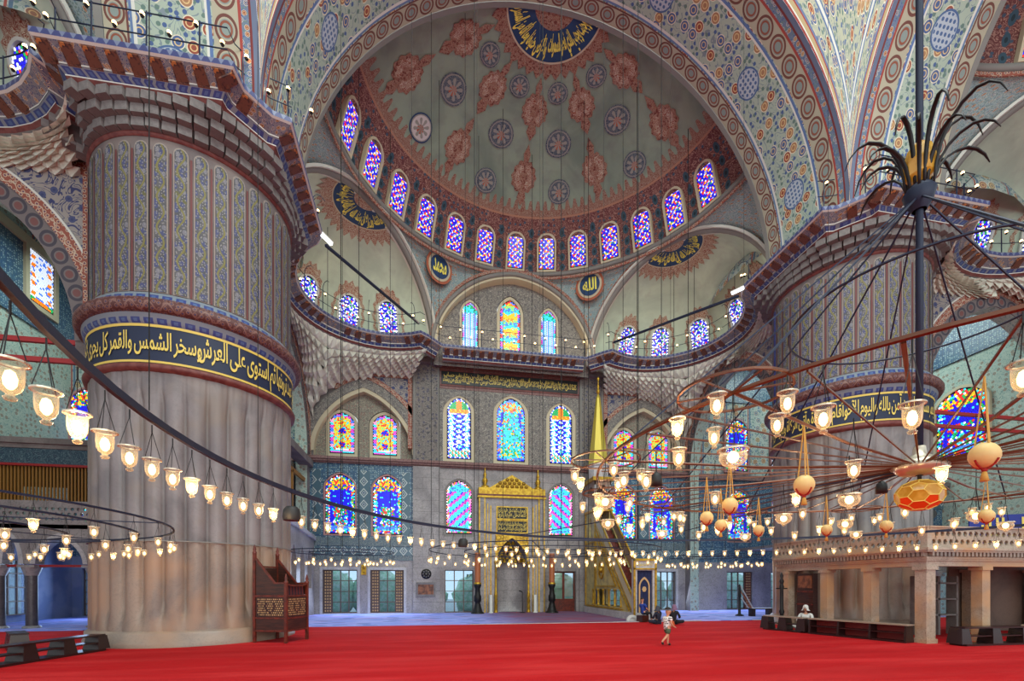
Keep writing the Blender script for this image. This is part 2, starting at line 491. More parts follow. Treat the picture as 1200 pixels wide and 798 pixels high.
def vine(g, l, l2, s=1.0):
    def f(n):
        p = n.vec(n.u, n.v)
        a = (n.noise(3.0 * s, 2, p, dist=1.8) * 7).fr()
        d, c = n.vor(p, 5.2 * s, .7)
        k = n.mix((a - .5).ab().lt(.13), g, l)
        k = n.mix(d.lt(.26) * c[0].gt(.45), k, l2)
        return n.mix(d.lt(.10) * c[0].gt(.45), k, l)
    return f
m_vine = mat('vine_wall_paint', vine((112, 108, 104), (164, 160, 150), (74, 72, 80)), .7)
m_vinedark = mat('vine_pilaster_paint', vine((126, 120, 114), (72, 70, 76), (90, 88, 104), .8), .7)
m_vinecol = mat('vine_lunette_paint', vine((118, 114, 104), (172, 166, 146), (126, 92, 86), 1.2), .7)
m_spandrel = mat('blue_vine_spandrel', vine((150, 144, 138), (56, 62, 104), (70, 78, 116), .55), .7)
m_green = mat('green_vine_paint', vine((172, 188, 176), (128, 156, 150), (150, 128, 112), .8), .75)
m_vault = mat('pale_vault_paint', lambda n: n.layers(floral(n, n.u, n.v, .9, (172, 184, 176), ((150, 110, 92), (140, 130, 110)), (96, 124, 150), (110, 140, 136)), ((((n.u / 1.6).fr() - .5).ab()).lt(.03), (90, 116, 140)), ((((n.u / 1.6 + .07).fr() - .5).ab()).lt(.02), (156, 80, 72))), .75)
def tile(n):
    u, v = n.u / .26, n.v / .26
    cu, cv = u.fr() - .5, v.fr() - .5
    r = (cu * cu + cv * cv).sq()
    d, c = n.vor(n.vec(u, v), 2.6, .4)
    k = n.mix(n.noise(1.0, 2).ss(.35, .65), (74, 108, 128), (62, 92, 120))
    k = n.mix(d.lt(.24), k, n.mix(c[0].gt(.55), (176, 194, 196), (48, 78, 130)))
    k = n.mix(r.lt(.17), k, (120, 150, 156)); k = n.mix(r.lt(.08), k, (40, 60, 110))
    k = n.mix(cu.ab().gt(.48).mx(cv.ab().gt(.48)), k, (70, 84, 92))
    return k
m_tile = mat('blue_tile', tile, .3)
def tileband(n):
    u, v = n.u, n.v
    a = (((u / .52).fr() - .5).ab() * 2.0); b = (((v / .62).fr() - .5).ab() * 2.0)
    q = a + b
    return n.layers((76, 104, 118), ((q - .75).ab().lt(.11), (186, 194, 192)), (q.lt(.4), (160, 172, 172)), (q.lt(.2), (44, 70, 110)))
m_tileband = mat('white_lattice_tile', tileband, .3)
m_bluefringe = mat('blue_fringe_tile', lambda n: n.layers((62, 68, 112), ((((n.u / .22).fr() - .5).ab() * 2.0).gt(n.v * 5.0 + .35), (112, 120, 146))), .5)
m_blueleaf = mat('blue_leaf_tile', lambda n: n.layers((120, 128, 138), ((((n.u / .30).fr() - .5).ab() * 2.0).lt(.72) * line(n.v, .03, .17), (50, 64, 122)), ((((n.u / .30).fr() - .5).ab() * 2.0).lt(.3) * line(n.v, .06, .14), (74, 96, 140))), .5)
m_bracket = mat('bracket_ground', lambda n: floral(n, n.u, n.v, 3.2, (126, 122, 128), ((118, 66, 50), (144, 110, 92)), (70, 76, 118), (90, 100, 120)), .6)
m_corbel = mat('corbel_terracotta', lambda n: n.layers((104, 62, 46), (n.noise(9, 2).ss(.5, .62), (64, 34, 30)), (n.noise(7, 1).gt(.62), (176, 106, 54))), .6)
def pierpanel(n):
    u, v = n.u, n.v
    s1 = (v * 8.2).sin() * .075
    k = n.mix(n.noise(5, 2).ss(.4, .6), (72, 72, 78), (86, 84, 86))
    d, c = n.vor(n.vec(u * 1.3, v), 6.2, .75)
    k = n.mix(d.lt(.40), k, n.mix(c[0].gt(.5), (68, 72, 108), n.mix(c[1].gt(.3), (92, 90, 58), (112, 110, 118))))
    d2, c2 = n.vor(n.vec(u * 1.3, v), 13, .8)
    k = n.mix(d2.lt(.22), k, (134, 130, 130))
    k = n.mix((u - s1).ab().lt(.022), k, (116, 110, 62))
    return k
m_pierpanel = mat('pier_vine_panel', pierpanel, .7)
m_pierpanel2 = mat('pier_vine_panel_blue', lambda n: n.mix(n.noise(7, 2, dist=1).ss(.4, .6), (30, 44, 128), (58, 76, 150)), .7)
m_piercream = mat('pier_cream_ground', lambda n: n.mix(n.noise(1.2, 3).ss(.4, .65), (124, 112, 108), (106, 96, 96)), .75)
m_piercream2 = mat('pier_cream_line', (150, 138, 130), .75)
m_pierred = mat('pier_red_line', (104, 54, 54), .7)
m_lead = mat('window_leading', (20, 20, 26), .7)
def glassmat():
    m = bpy.data.materials.new('stained_glass'); m.use_nodes = True
    nt = m.node_tree; b = nt.nodes['Principled BSDF']
    a = nt.nodes.new('ShaderNodeVertexColor'); a.layer_name = 'Col'
    nt.links.new(a.outputs[0], b.inputs['Base Color']); nt.links.new(a.outputs[0], b.inputs['Emission Color'])
    b.inputs['Emission Strength'].default_value = 1.15; b.inputs['Roughness'].default_value = .25
    m.cycles.emission_sampling = 'NONE'
    return m
m_glass = glassmat()
def clear(name, tint, mixf=.16, rough=.05):
    m = bpy.data.materials.new(name); m.use_nodes = True
    nt = m.node_tree; nt.nodes.clear()
    o = nt.nodes.new('ShaderNodeOutputMaterial'); t = nt.nodes.new('ShaderNodeBsdfTransparent'); g = nt.nodes.new('ShaderNodeBsdfPrincipled')
    mx = nt.nodes.new('ShaderNodeMixShader'); lw = nt.nodes.new('ShaderNodeLayerWeight'); lw.inputs[0].default_value = .35
    ad = nt.nodes.new('ShaderNodeMath'); ad.operation = 'ADD'; ad.use_clamp = True; ad.inputs[1].default_value = mixf
    mu = nt.nodes.new('ShaderNodeMath'); mu.operation = 'MULTIPLY'; mu.inputs[1].default_value = .55
    nt.links.new(lw.outputs['Facing'], mu.inputs[0]); nt.links.new(mu.outputs[0], ad.inputs[0])
    t.inputs[0].default_value = (*lin(tint), 1); g.inputs['Base Color'].default_value = (*lin(tint), 1); g.inputs['Roughness'].default_value = rough
    g.inputs['Subsurface Weight'].default_value = 0
    nt.links.new(ad.outputs[0], mx.inputs[0]); nt.links.new(t.outputs[0], mx.inputs[1]); nt.links.new(g.outputs[0], mx.inputs[2]); nt.links.new(mx.outputs[0], o.inputs[0])
    return m
m_lampglass = clear('lamp_glass', (255, 244, 222), .10, .1)
m_pane = clear('window_pane', (226, 240, 250), .03)
def glow(name, col, st, sample=False):
    m = mat(name, col, .4, emit=st); m.cycles.emission_sampling = 'AUTO' if sample else 'NONE'
    return m
m_bulb = glow('lamp_bulb', (255, 222, 160), 5.0)
m_bulbw = glow('oil_light_bulb', (255, 206, 140), 7.0)
m_tubelight = glow('tube_light', (236, 246, 255), 4.0, True)
m_amber = mat('amber_glass', lambda n: n.mix(n.noise(8, 2).ss(.4, .6), (168, 120, 34), (190, 146, 62)), .2, emit=.2)
m_egg = mat('ostrich_egg', (226, 194, 126), .5)
m_cord = mat('yellow_cord', (206, 160, 74), .7)
m_tassel = mat('red_ribbon', (160, 30, 24), .7)
m_chrome = mat('bright_pewter', (200, 190, 170), .3, .6)
m_speaker = mat('speaker_black', (26, 26, 28), .6)
m_cable = mat('steel_cable', (22, 24, 24), .9)
m_lattice = mat('gold_lattice_wood', (140, 100, 38), .6)
m_hedge = mat('garden_leaves', lambda n: n.mix(n.noise(5, 4).ss(.35, .65), (176, 226, 190), (232, 248, 232)), .9)
m_ext = mat('garden_pavement', (170, 176, 180), .9)
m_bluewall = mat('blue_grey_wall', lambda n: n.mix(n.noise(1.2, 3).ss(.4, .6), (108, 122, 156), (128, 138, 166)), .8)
m_skin = mat('skin', (196, 140, 112), .6)
m_hair = mat('dark_hair', (30, 22, 20), .7)
m_eye = mat('eye_dark', (20, 16, 16), .4)
m_lip = mat('lips', (150, 80, 72), .5)
m_blueshirt = mat('blue_shirt', (30, 62, 150), .8)
m_trous = mat('dark_trousers', (24, 24, 32), .85)
m_olive = mat('olive_shorts', (70, 84, 60), .85)
m_print = mat('white_print_cloth', lambda n: n.mix(n.vor(n.vec(n.x, n.z), 16, .8)[0].lt(.28), (226, 224, 222), (60, 52, 60)), .85)
m_navycloth = mat('navy_cloth', (28, 34, 52), .9)
m_pinkcloth = mat('pink_cloth', (190, 110, 116), .85)
m_whitecloth = mat('white_cloth', (206, 204, 200), .85)
m_shoe = mat('black_shoe', (22, 20, 20), .6)
m_stripe = mat('striped_cushion', lambda n: n.mix(((n.u / .12).fr() - .5).gt(0.0), (92, 30, 30), (40, 18, 34)), .85)
m_inlay = mat('bone_inlay', (196, 160, 112), .5)
m_frame = mat('window_bronze', (96, 78, 72), .5, .3)
m_panelbrown = mat('brown_panel', lambda n: n.mix(n.noise(4, 4).ss(.4, .62), (150, 92, 62), (88, 52, 42)), .5)
def curtain(n):
    return n.layers((26, 36, 74), (n.noise(14, 2).gt(.6) * .4, (44, 56, 96)))
m_curtain = mat('navy_curtain', curtain, .9)
# ---------------------------------------------------------------- the building
WY = 10.3
NW = [0]; NT_ = [0]
def wname(): NW[0] += 1; return 'window_%d' % NW[0]
def tname(): NT_[0] += 1; return 'trim_%d' % NT_[0]
def struct(name, mb, mats, parent=None, **k):
    return mb.build(name, mats, parent, kind=('structure' if parent is None else None), **k)

# floor -----------------------------------------------------------
f = MB(); f.bx(-24, 24, -36, 2.75, -.12, 0); floor_o = struct('floor', f, m_carpet)
f = MB(); f.bx(-24, 24, 2.75, WY + .4, -.12, .012); f.build('carpet_strip', m_carpet2, floor_o)
f = MB(); f.bx(3.0, 7.0, 2.70, 2.78, 0, .03); f.bx(9.5, 20, 2.70, 2.78, 0, .03); f.bx(-3, 3, 2.70, 2.78, 0, .02); f.build('stone_edge', m_marble_white, floor_o)
f = MB(); f.bx(-60, 60, WY + .75, 45, -.6, -.35); struct('ground', f, m_ext)

# transforms that carry the left qibla corner to the other corners
T_LQ = lambda p: (p[0], p[1], p[2])
T_RQ = lambda p: (-p[0], p[1], p[2])
T_LS = lambda p: (-11.45 - p[1], -(p[0] + 11.45), p[2])
T_RS = lambda p: (11.45 + p[1], -(p[0] + 11.45), p[2])
TS = {'lq': T_LQ, 'rq': T_RQ, 'ls': T_LS, 'rs': T_RS}
def tmesh(mb, T):
    mb.v = [T(p) for p in mb.v]; return mb

# stained glass ----------------------------------------------------
W_ = (226, 236, 255); B_ = (34, 30, 214); R_ = (226, 52, 46); Y_ = (244, 190, 40); G_ = (30, 160, 84); C_ = (56, 206, 226); M_ = (206, 70, 190); L_ = (150, 150, 250); O_ = (244, 130, 30); LB = (70, 120, 236); PK = (244, 150, 200); LG = (140, 220, 120)
def rnd(i, j, k=0): return (sin(i * 12.99 + j * 78.23 + k * 37.7) * 43758.5) % 1.0
def d_dome(u, v, i, j, e):
    if e < .13: return W_ if rnd(0, int(v * 9 + u)) > .12 else B_
    a, b = i % 4, j % 4
    if (a, b) in ((0, 0), (2, 2)): return W_
    if (a, b) in ((2, 0), (0, 2)): return B_
    r = rnd(i, j)
    return B_ if r < .5 else R_ if r < .7 else Y_ if r < .8 else G_ if r < .88 else L_
def d_side(u, v, i, j, e):
    if e < .20: return (W_, LB, B_)[(i + j) % 3]
    if v > .82: return G_ if abs(u) > .22 else O_
    if v > .74: return O_ if (i + j) % 3 else Y_
    if v < .16: return (G_, C_, O_, W_)[(i + j) % 4]
    w = sin(v * 38) * .38
    if abs(abs(u) - abs(w)) < .13: return B_
    if abs(u) < .12 and abs(w) < .1: return PK
    return W_ if rnd(i, j) > .25 else C_
def d_center(u, v, i, j, e):
    if e < .27:
        k = (v * 9 + abs(u)) % 1
        return O_ if .38 < k < .58 and e > .08 else (B_ if k < .2 else LB if rnd(i, j) > .4 else C_)
    if v > .78: return (O_, R_, C_, Y_)[int(rnd(i, j) * 4)]
    if v > .55 and abs(u) > .62 - (v - .55) * .5: return B_
    if v < .2: return (C_, G_, Y_, C_)[int(rnd(i, j) * 4)]
    r = rnd(i, j)
    return C_ if r < .62 else G_ if r < .74 else R_ if r < .8 else LB if r < .92 else Y_
def d_diag(sgn):
    def f(u, v, i, j, e):
        if e < .25:
            return (G_, M_, O_, W_, PK)[int(rnd(i, j // 2) * 5)]
        if v > .8 or v < .15: return C_ if rnd(i, j) > .3 else LB
        k = (v * 5.5 - sgn * u * 1.15) % 1
        return C_ if k < .55 else M_ if k < .9 else B_
    return f
def d_pair(u, v, i, j, e):
    if e < .30: return (M_, C_, PK, LB)[int(v * 13 + (u > 0)) % 4]
    if v < .13: return W_ if abs(u) < .5 else R_
    if (u / .3) ** 2 + ((v - .56) / .075) ** 2 < 1 or (u / .24) ** 2 + ((v - .24) / .075) ** 2 < 1: return B_ if rnd(i, j) > .25 else R_
    r = rnd(i, j)
    return Y_ if r < .40 else LG if r < .62 else R_ if r < .78 else O_ if r < .86 else C_
def d_tile(u, v, i, j, e):
    if e < .28:
        return (Y_, R_, C_, B_, W_, G_)[int(rnd(i, j) * 6)]
    if v > .74: return (Y_, G_, R_, B_, Y_)[int(rnd(i, j) * 5)]
    if v < .15: return LB if rnd(i, j) > .3 else C_
    if abs(u) < .5 and v < .48:
        return (C_, R_, G_, W_, B_)[int(rnd(i, j) * 5)]
    return B_ if rnd(i, j) > .12 else C_
def d_ty(u, v, i, j, e):
    if e < .26: return (C_, M_, L_, W_)[int(v * 14 + (u > 0)) % 4]
    if v > .8: return C_ if rnd(i, j) > .3 else G_
    return (C_, W_, LB, L_)[(i + 2 * j) % 4]
def d_tyc(u, v, i, j, e):
    if e < .28: return (C_, R_, LB, M_)[int(v * 14 + (u > 0)) % 4]
    k = (v * 4.2 + .25 * rnd(i, j)) % 1
    return Y_ if k < .35 else C_ if k < .6 else (LB if k < .72 else LG if rnd(i, j) > .4 else O_)
def d_light(u, v, i, j, e):
    if abs(abs(u) - .62) < .16 and (v * 6) % 1 < .45: return O_
    if v < .12: return O_ if abs(u) < .5 else G_
    return W_ if rnd(i, j) > .18 else LB
def d_exed(u, v, i, j, e):
    if e < .12: return W_
    if (i % 4, j % 4) in ((0, 0), (2, 2)): return W_
    r = rnd(i, j)
    return B_ if r < .45 else W_ if r < .6 else G_ if r < .72 else R_ if r < .82 else L_
GC = {}
def glassmesh(key, w, h, hs, pitch, fn, pt):
    if key in GC: return GC[key]
    g = MB()
    px_ = pitch; pz = pitch * .87
    nj = int(h / pz)
    def top(x):
        q = min(1, abs(2 * x / w)); y = sqrt(1 - q * q); y = y * (1 - pt) + pt * (1 - q)
        return hs + (h - hs) * y
    for j in range(nj + 1):
        z = (j + .5) * pz
        ni = int(w / px_ / 2) + 1
        for i in range(-ni, ni + 1):
            x = i * px_ + (px_ / 2 if j % 2 else 0)
            e = min(w / 2 - abs(x), z, top(x) - z)
            if e < px_ * .5: continue
            c = fn(2 * x / w, z / h, i + 50, j, e / (w / 2))
            r = px_ * .50; st = rnd(i, j, 5) * .01
            vs = [(x + r * cos(pi / 6 + k * pi / 3), -.012 - st, z + r * sin(pi / 6 + k * pi / 3)) for k in range(6)]
            g.add(vs, [(0, 1, 2, 3, 4, 5)], col=lin(c))
    l = MB(); o = arch2(w, h, hs, 8, pt=pt)
    l.plate(o, [], lambda a, b, d: (a, .01, b))
    GC[key] = (g.mesh('stained_glass', m_glass), l.mesh('leading', m_lead))
    return GC[key]
FC = {}
def swindow(key, w, h, hs, pitch, fn, pos, rz=0, tilt=0.0, fw=.16, fm=None, dep=.16, pt=.18, flat_top=False):
    """a stained window standing on pos, facing local -y"""
    gm, lm = glassmesh(key, w, h, hs, pitch, fn, pt)
    fm = fm or m_cream
    if key not in FC:
        b = MB()
        inn = arch2(w, h, hs, 8, pt=pt); out = arch2(w + 2 * fw, h + 2 * fw, hs + fw, 8, z0=-fw, pt=pt)
        b.plate(out, [inn], lambda a, c, d: (a, -dep / 2 + d, c), depth=dep, outer_side=True)
        FC[key] = b.mesh('window_frame', fm)
    o = link(wname(), FC[key], None, pos, kind='structure')
    o.rotation_euler = Matrix.Rotation(rz, 4, 'Z').to_3x3().to_euler() if not tilt else (Matrix.Rotation(rz, 3, 'Z') @ Matrix.Rotation(tilt, 3, 'X')).to_euler()
    link('leading', lm, o); link('stained_glass', gm, o, kind='stuff')
    return o

# qibla wall -------------------------------------------------------
def XP(px, py=600): return at_y(px, py, WY).x
fnw = lambda a, b, d: (a, WY + d, b)
wall = MB()
A = 4.02
niche = arch2(1.72, 4.2, 2.9, 8, z0=.0, pt=.35)
holes = [[(-3.75, .02), (-2.15, .02), (-2.15, 2.4), (-3.75, 2.4)], arch2(1.68, 3.25, 2.4, 8, -2.95, 4.25), arch2(1.68, 3.25, 2.4, 8, 2.95, 4.25), niche, [(2.45, .0), (3.85, .0), (3.85, 2.35), (2.45, 2.35)]]
wall.plate([(-A, 0), (A, 0), (A, 8.05), (-A, 8.05)], holes, fnw, .5)
wall_back = struct('wall_back', wall, m_marble)
# niche body
nb = MB(); nb.lathe([(.86, 0), (.86, 2.9), (.80, 3.3), (.62, 3.7), (.36, 4.0), (.02, 4.2)], 14, (0, WY + .02, 0), 0, pi); nb.build('prayer_niche', m_marble, wall_back)
# niche hood of gilded stalactites
nh = MB()
for j in range(6):
    wv = .82 - j * .125
    k = max(2, 7 - j)
    for i in range(k):
        a = pi * (i + .5) / k
        nh.box((wv * cos(a) * .95, WY + .02 + wv * sin(a) * .6, 2.95 + j * .2), (.2, .18, .2), rz=a, top=.45)
nh.build('stalactite_hood', m_gold, wall_back, kind='stuff')
up = MB()
hol = [arch2(1.78, 3.75, 2.75, 8, -2.95, 8.38), arch2(2.06, 3.95, 2.85, 8, 0, 8.38), arch2(1.78, 3.75, 2.75, 8, 2.95, 8.38)]
up.plate([(-A, 8.33), (A, 8.33), (A, 12.45), (-A, 12.45)], hol, fnw, .4, mr=1)
up.build('painted_panel', [m_vine, m_cream], wall_back)
b = MB(); b.bx(-10.9, 10.9, WY + .3, WY + .6, 13.3, 15.2); b.build('upper_backing', m_stone, wall_back)
for sx in (-1, 1):
    b = MB(); b.bx(sx * 3.9, sx * 11.0, WY - .5, WY + .3, 13.6, 14.6); b.build('upper_backing', m_stone, wall_back)
b = MB(); b.bx(-A, A, WY - .02, WY + .3, 12.45, 14.4); b.build('maroon_frieze', m_maroon, wall_back)
b = MB(); b.bx(-A, A, WY - .06, WY, 13.42, 13.50); b.bx(-A, A, WY - .06, WY, 12.60, 12.68); b.build('red_fillet', m_red, wall_back)
b = MB(); b.bx(-3.93, 3.93, WY - .06, WY, 12.70, 13.40); insc_panel = b.build('inscription_panel', m_black, wall_back)
for sx in (-1, 1):
    x0, x1 = sorted((sx * A, sx * 5.47))
    b = MB(); b.bx(x0, x1, WY - .16, WY + .3, 0, 8.05); b.build('pilaster', m_marble, wall_back)
    b = MB(); b.bx(x0, x1, WY - .16, WY + .3, 8.33, 13.6); b.build('painted_pilaster', m_vinedark, wall_back)
    b = MB(); b.bx(x0 + .02, x0 + .12, WY - .19, WY - .15, 8.4, 13.5); b.bx(x1 - .12, x1 - .02, WY - .19, WY - .15, 8.4, 13.5); b.build('pilaster_fillet', m_grey, wall_back)
    # side bay
    xa, xb = sorted((sx * 5.47, sx * 10.9))
    g_ = [[(sx * m - .88, .05), (sx * m + .88, .05), (sx * m + .88, 2.37), (sx * m - .88, 2.37)] for m in (6.84, 9.28)]
    b = MB(); b.plate([(xa, 0), (xb, 0), (xb, 2.95), (xa, 2.95)], g_, fnw, .5); b.build('marble_dado', m_marble_plain, wall_back)
    for m in (6.84, 9.28):
        b = MB(); fr = [(sx * m - 1.02, .0), (sx * m + 1.02, .0), (sx * m + 1.02, 2.52), (sx * m - 1.02, 2.52)]
        b.plate(fr, [[(sx * m - .88, .05), (sx * m + .88, .05), (sx * m + .88, 2.37), (sx * m - .88, 2.37)]], lambda a, c, d: (a, WY - .05 + d, c), .05, outer_side=True)
        b.build('window_surround', m_marble_white, wall_back)
    g_ = [arch2(1.72, 3.4, 2.55, 8, sx * m, 4.2) for m in (6.84, 9.28)]
    b = MB(); b.plate([(xa, 2.95), (xb, 2.95), (xb, 8.05), (xa, 8.05)], g_, fnw, .4); b.build('tile_panel', m_tile, wall_back)
    for cx_, ww in ((8.06, .62), (5.85, .42), (10.45, .4)):
        b = MB(); b.bx(sx * cx_ - ww / 2, sx * cx_ + ww / 2, WY - .03, WY, 4.25, 7.7); b.build('lattice_tile_band', m_tileband, wall_back)
    b = MB(); b.bx(xa, xb, WY - .03, WY, 3.15, 3.6); b.build('tile_frieze', m_tileband, wall_back)
    b = MB(); b.bx(xa, xb, WY - .04, WY, 3.66, 4.1); b.bx(xa, xb, WY - .04, WY, 2.88, 3.1); b.build('grey_frieze', mat('frieze_tile', vine((84, 104, 112), (140, 150, 150), (60, 80, 104), 1.6), .4) if 'frieze_tile' not in MATS else MATS['frieze_tile'], wall_back)
    # lunette
    lx = sx * 8.06
    g_ = [arch2(1.66, 2.62, 1.9, 8, sx * m, 8.5) for m in (7.0, 9.25)]
    lun = arch2(5.1, 3.62, .35, 14, lx, 8.33, pt=.25)
    b = MB(); b.plate(lun, g_, lambda a, c, d: (a, WY + .35 + d, c), .3); b.build('lunette', m_vinecol, wall_back)
    b = MB(); b.plate([(xa, 8.33), (xb, 8.33), (xb, 13.6), (xa, 13.6)], [lun], fnw, .36, mr=1); b.build('stone_field', [m_stone, m_cream], wall_back)
    for nm, r0, r1, yy, mm in (('cream_arch', 0, .22, .05, m_cream), ('vine_arch', .22, .72, .09, m_vine), ('red_arch', .72, .98, .12, m_redband)):
        A1 = [(lx + (2.55 + r0) * 0 + p[0], p[1]) for p in archtop(5.1 + 2 * r0, 3.27 + r0, 14, 0, 8.68, .25)]
        B1 = [(lx + p[0], p[1]) for p in archtop(5.1 + 2 * r1, 3.27 + r1, 14, 0, 8.68, .25)]
        if nm == 'red_arch':
            A1 = A1[: 19] if sx < 0 else A1[10:]; B1 = B1[: 19] if sx < 0 else B1[10:]
        b = MB(); b.strip(A1, B1, lambda a, c, d: (a, WY - d, c), yy, 0.0); b.build(nm, mm, wall_back)
    # spandrel with red frame on the mihrab side
    xs = sx * 5.62
    sp = [(xs, 9.6), (xs, 12.75), (sx * 8.0, 12.95), (sx * 7.2, 12.62), (sx * 6.3, 11.8), (sx * 5.85, 10.8)]
    b = MB(); b.plate(sp, [], lambda a, c, d: (a, WY - .05, c)); b.build('spandrel', m_spandrel, wall_back)
    b = MB(); b.bx(xs - .12, xs + .12, WY - .12, WY, 9.0, 12.95); b.bx(min(xs, sx * 8.0), max(xs, sx * 8.0), WY - .12, WY, 12.8, 13.0); b.build('red_frame', m_redband, wall_back)
# string course
b = MB()
for z0, z1, p in ((8.05, 8.12, .10), (8.12, 8.22, .22), (8.22, 8.36, .30)): b.bx(-10.9, 10.9, WY - p, WY + .3, z0, z1)
b.build('string_course', m_maroon, wall_back)
# corner-bay stretches of the same wall
for sx in (-1, 1):
    xa, xb = sorted((sx * 10.9, sx * 22.2))
    gx = [14.5, 17.6] if sx > 0 else [-17.9, -20.4]
    g_ = [[(m - .88, .05), (m + .88, .05), (m + .88, 2.37), (m - .88, 2.37)] for m in gx]
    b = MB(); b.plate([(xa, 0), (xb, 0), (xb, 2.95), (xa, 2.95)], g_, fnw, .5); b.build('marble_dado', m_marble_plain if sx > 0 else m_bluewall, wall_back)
    g_ = [arch2(1.72, 3.4, 2.55, 8, sx * m, 4.2) for m in ((14.5, 17.6) if sx > 0 else (20.6,))]
    b = MB(); b.plate([(xa, 2.95), (xb, 2.95), (xb, 8.05), (xa, 8.05)], g_, fnw, .4); b.build('tile_panel', m_tile, wall_back)
    b = MB(); b.bx(xa, xb, WY - .2, WY + .3, 8.05, 8.36); b.build('string_course', m_maroon, wall_back)
    b = MB(); b.bx(xa, xb, WY, WY + .4, 8.36, 17.5); b.build('painted_panel', m_vault, wall_back)
    # side wall of the corner bay
    b = MB(); SH = [[(q_ - .86, .32), (q_ + .86, .32), (q_ + .86, 2.6), (q_ - .86, 2.6)] for q_ in (3.4, 6.7)]
    if sx > 0: b.bx(sx * 21.75, sx * 22.2, -6, WY + .4, 0, 18)
    else: b.plate([(-6, 0), (WY + .4, 0), (WY + .4, 18), (-6, 18)], SH, lambda a, c, d: (-21.75 - d, a, c), .45, outer_side=True)
    struct('wall_left' if sx < 0 else 'wall_right', b, m_green)
    b = MB(); b.bx(sx * 21.66, sx * 21.75, .7, WY, 12.9, 16.2); b.build('blue_tile_panel', m_tile, wall_back)
    b = MB(); b.bx(sx * 13.5, sx * 21.75, WY - .08, WY, 12.9, 16.2); b.build('blue_tile_panel', m_tile, wall_back)
    b = MB(); b.bx(sx * 21.55, sx * 21.75, .7, WY, 16.2, 16.6); b.build('cream_frieze', m_cream, wall_back)
    b = MB(); b.lathe([(6.4 * cos(a * pi / 24), 16.5 + 2.6 * sin(a * pi / 24)) for a in range(13)], 32, (sx * 16.3, 4.9, 0)); struct('ceiling', b, m_vault)

# windows ----------------------------------------------------------
for x, sg in ((-2.95, 1), (2.95, -1)):
    swindow('ml%d' % sg, 1.42, 3.0, 2.25, .088, d_diag(sg), (x, WY + .12, 4.4), fm=m_grey)
    swindow('mu', 1.36, 3.45, 2.6, .085, d_side, (x, WY + .12, 8.58), fw=.2)
swindow('muc', 1.62, 3.62, 2.7, .095, d_center, (0, WY + .12, 8.58), fw=.2)
for sx in (-1, 1):
    for m in (7.0, 9.25): swindow('pair', 1.30, 2.25, 1.65, .085, d_pair, (sx * m, WY + .47, 8.68), fw=.16)
    for m in ((6.84, 9.28) if sx < 0 else (6.84, 9.28, 14.5, 17.6)): swindow('tile', 1.52, 3.22, 2.45, .088, d_tile, (sx * m, WY + .12, 4.28), fw=.09, fm=mat('rosy_window_frame', (176, 130, 130), .6) if 'rosy_window_frame' not in MATS else MATS['rosy_window_frame'])
swindow('tile', 1.52, 3.22, 2.45, .088, d_tile, (-20.6, WY + .12, 4.28), fw=.09)
swindow('tile', 1.52, 3.22, 2.45, .088, d_tile, (-20.92, WY - .1, 7.9), fw=.09)
swindow('lght', 1.35, 2.3, 2.25, .10, d_light, (-21.62, 8.4, 13.9), rz=radians(90), fw=.2, pt=0)
for x in (14.2, 17.4, 20.4): swindow('tile', 1.52, 3.22, 2.45, .088, d_tile, (x, WY - .1, 8.6), fw=.12)
swindow('bay', 2.2, 3.4, 2.6, .12, d_tile, (21.62, 3.3, 8.0), rz=radians(-90), fw=.14)
swindow('bay', 2.2, 3.4, 2.6, .12, d_tile, (21.62, 7.6, 8.0), rz=radians(-90), fw=.14)
# ground windows with panes
PM = {}
def gwindow(x, w=1.76, z0=.05, h=2.32, nc=4, nr=4, shutter=None, y=WY + .18):
    b = MB(); t = .05
    b.bx(-w / 2, w / 2, -.04, .04, 0, t); b.bx(-w / 2, w / 2, -.04, .04, h - t, h)
    for k in range(nc + 1):
        q = -w / 2 + (w - t) * k / nc + t / 2; b.bx(q - t / 2, q + t / 2, -.045, .045, t, h - t)
    for k in range(1, nr):
        q = h * k / nr; b.bx(-w / 2 + t, w / 2 - t, -.04, .04, q - .02, q + .02)
    o = b.build(wname(), m_frame, None, (x, y, z0), kind='structure')
    key = (w, h, nc, nr)
    if key not in PM:
        q = MB(); q.bx(-(w - t) / nc / 2 + t / 2 - .003, (w - t) / nc / 2 - t / 2 + .003, -.006, .006, -h / nr / 2 + .022, h / nr / 2 - .022); PM[key] = q.mesh('pane', m_pane)
    for i in range(nc):
        for j in range(nr):
            link('pane', PM[key], o, (-w / 2 + (w - t) * (i + .5) / nc + t / 2, 0, h * (j + .5) / nr))
    for side in (shutter or ()):
        q = MB(); q.bx(-.21, .21, -.03, .03, 0, h)
        s_ = q.build('shutter', m_woodred if side == 'R' else m_frame, o, (-w / 2 + .25 if side == 'l' else w / 2 - .25, -.09, 0))
        q = MB()
        for i in range(3):
            for j in range(14): q.ball((-.12 + .12 * i, -.035, .12 + j * .16), .045, 6, 3, sz=1.2)
        q.build('carved_boss', m_inlay, s_, kind='stuff')
    return o
gwindow(-9.28, shutter='l'); gwindow(-6.84, shutter=('l', 'r')); gwindow(-2.95, 1.6, .02, 2.38, 3, 4)
gwindow(6.84, shutter=('R',)); gwindow(9.28); gwindow(14.5, shutter=('R',)); gwindow(17.6); gwindow(-17.9); gwindow(-20.4)
for y_ in (3.4, 6.7): o = gwindow(0); o.location = (-21.6, y_, .3); o.rotation_euler = (0, 0, pi / 2)
b = MB(); b.plate([(.7, 0), (WY, 0), (WY, 3.6), (.7, 3.6)], SH, lambda a, c, d: (-21.70 - d, a, c), .05); b.build('dado', m_bluewall, wall_back)
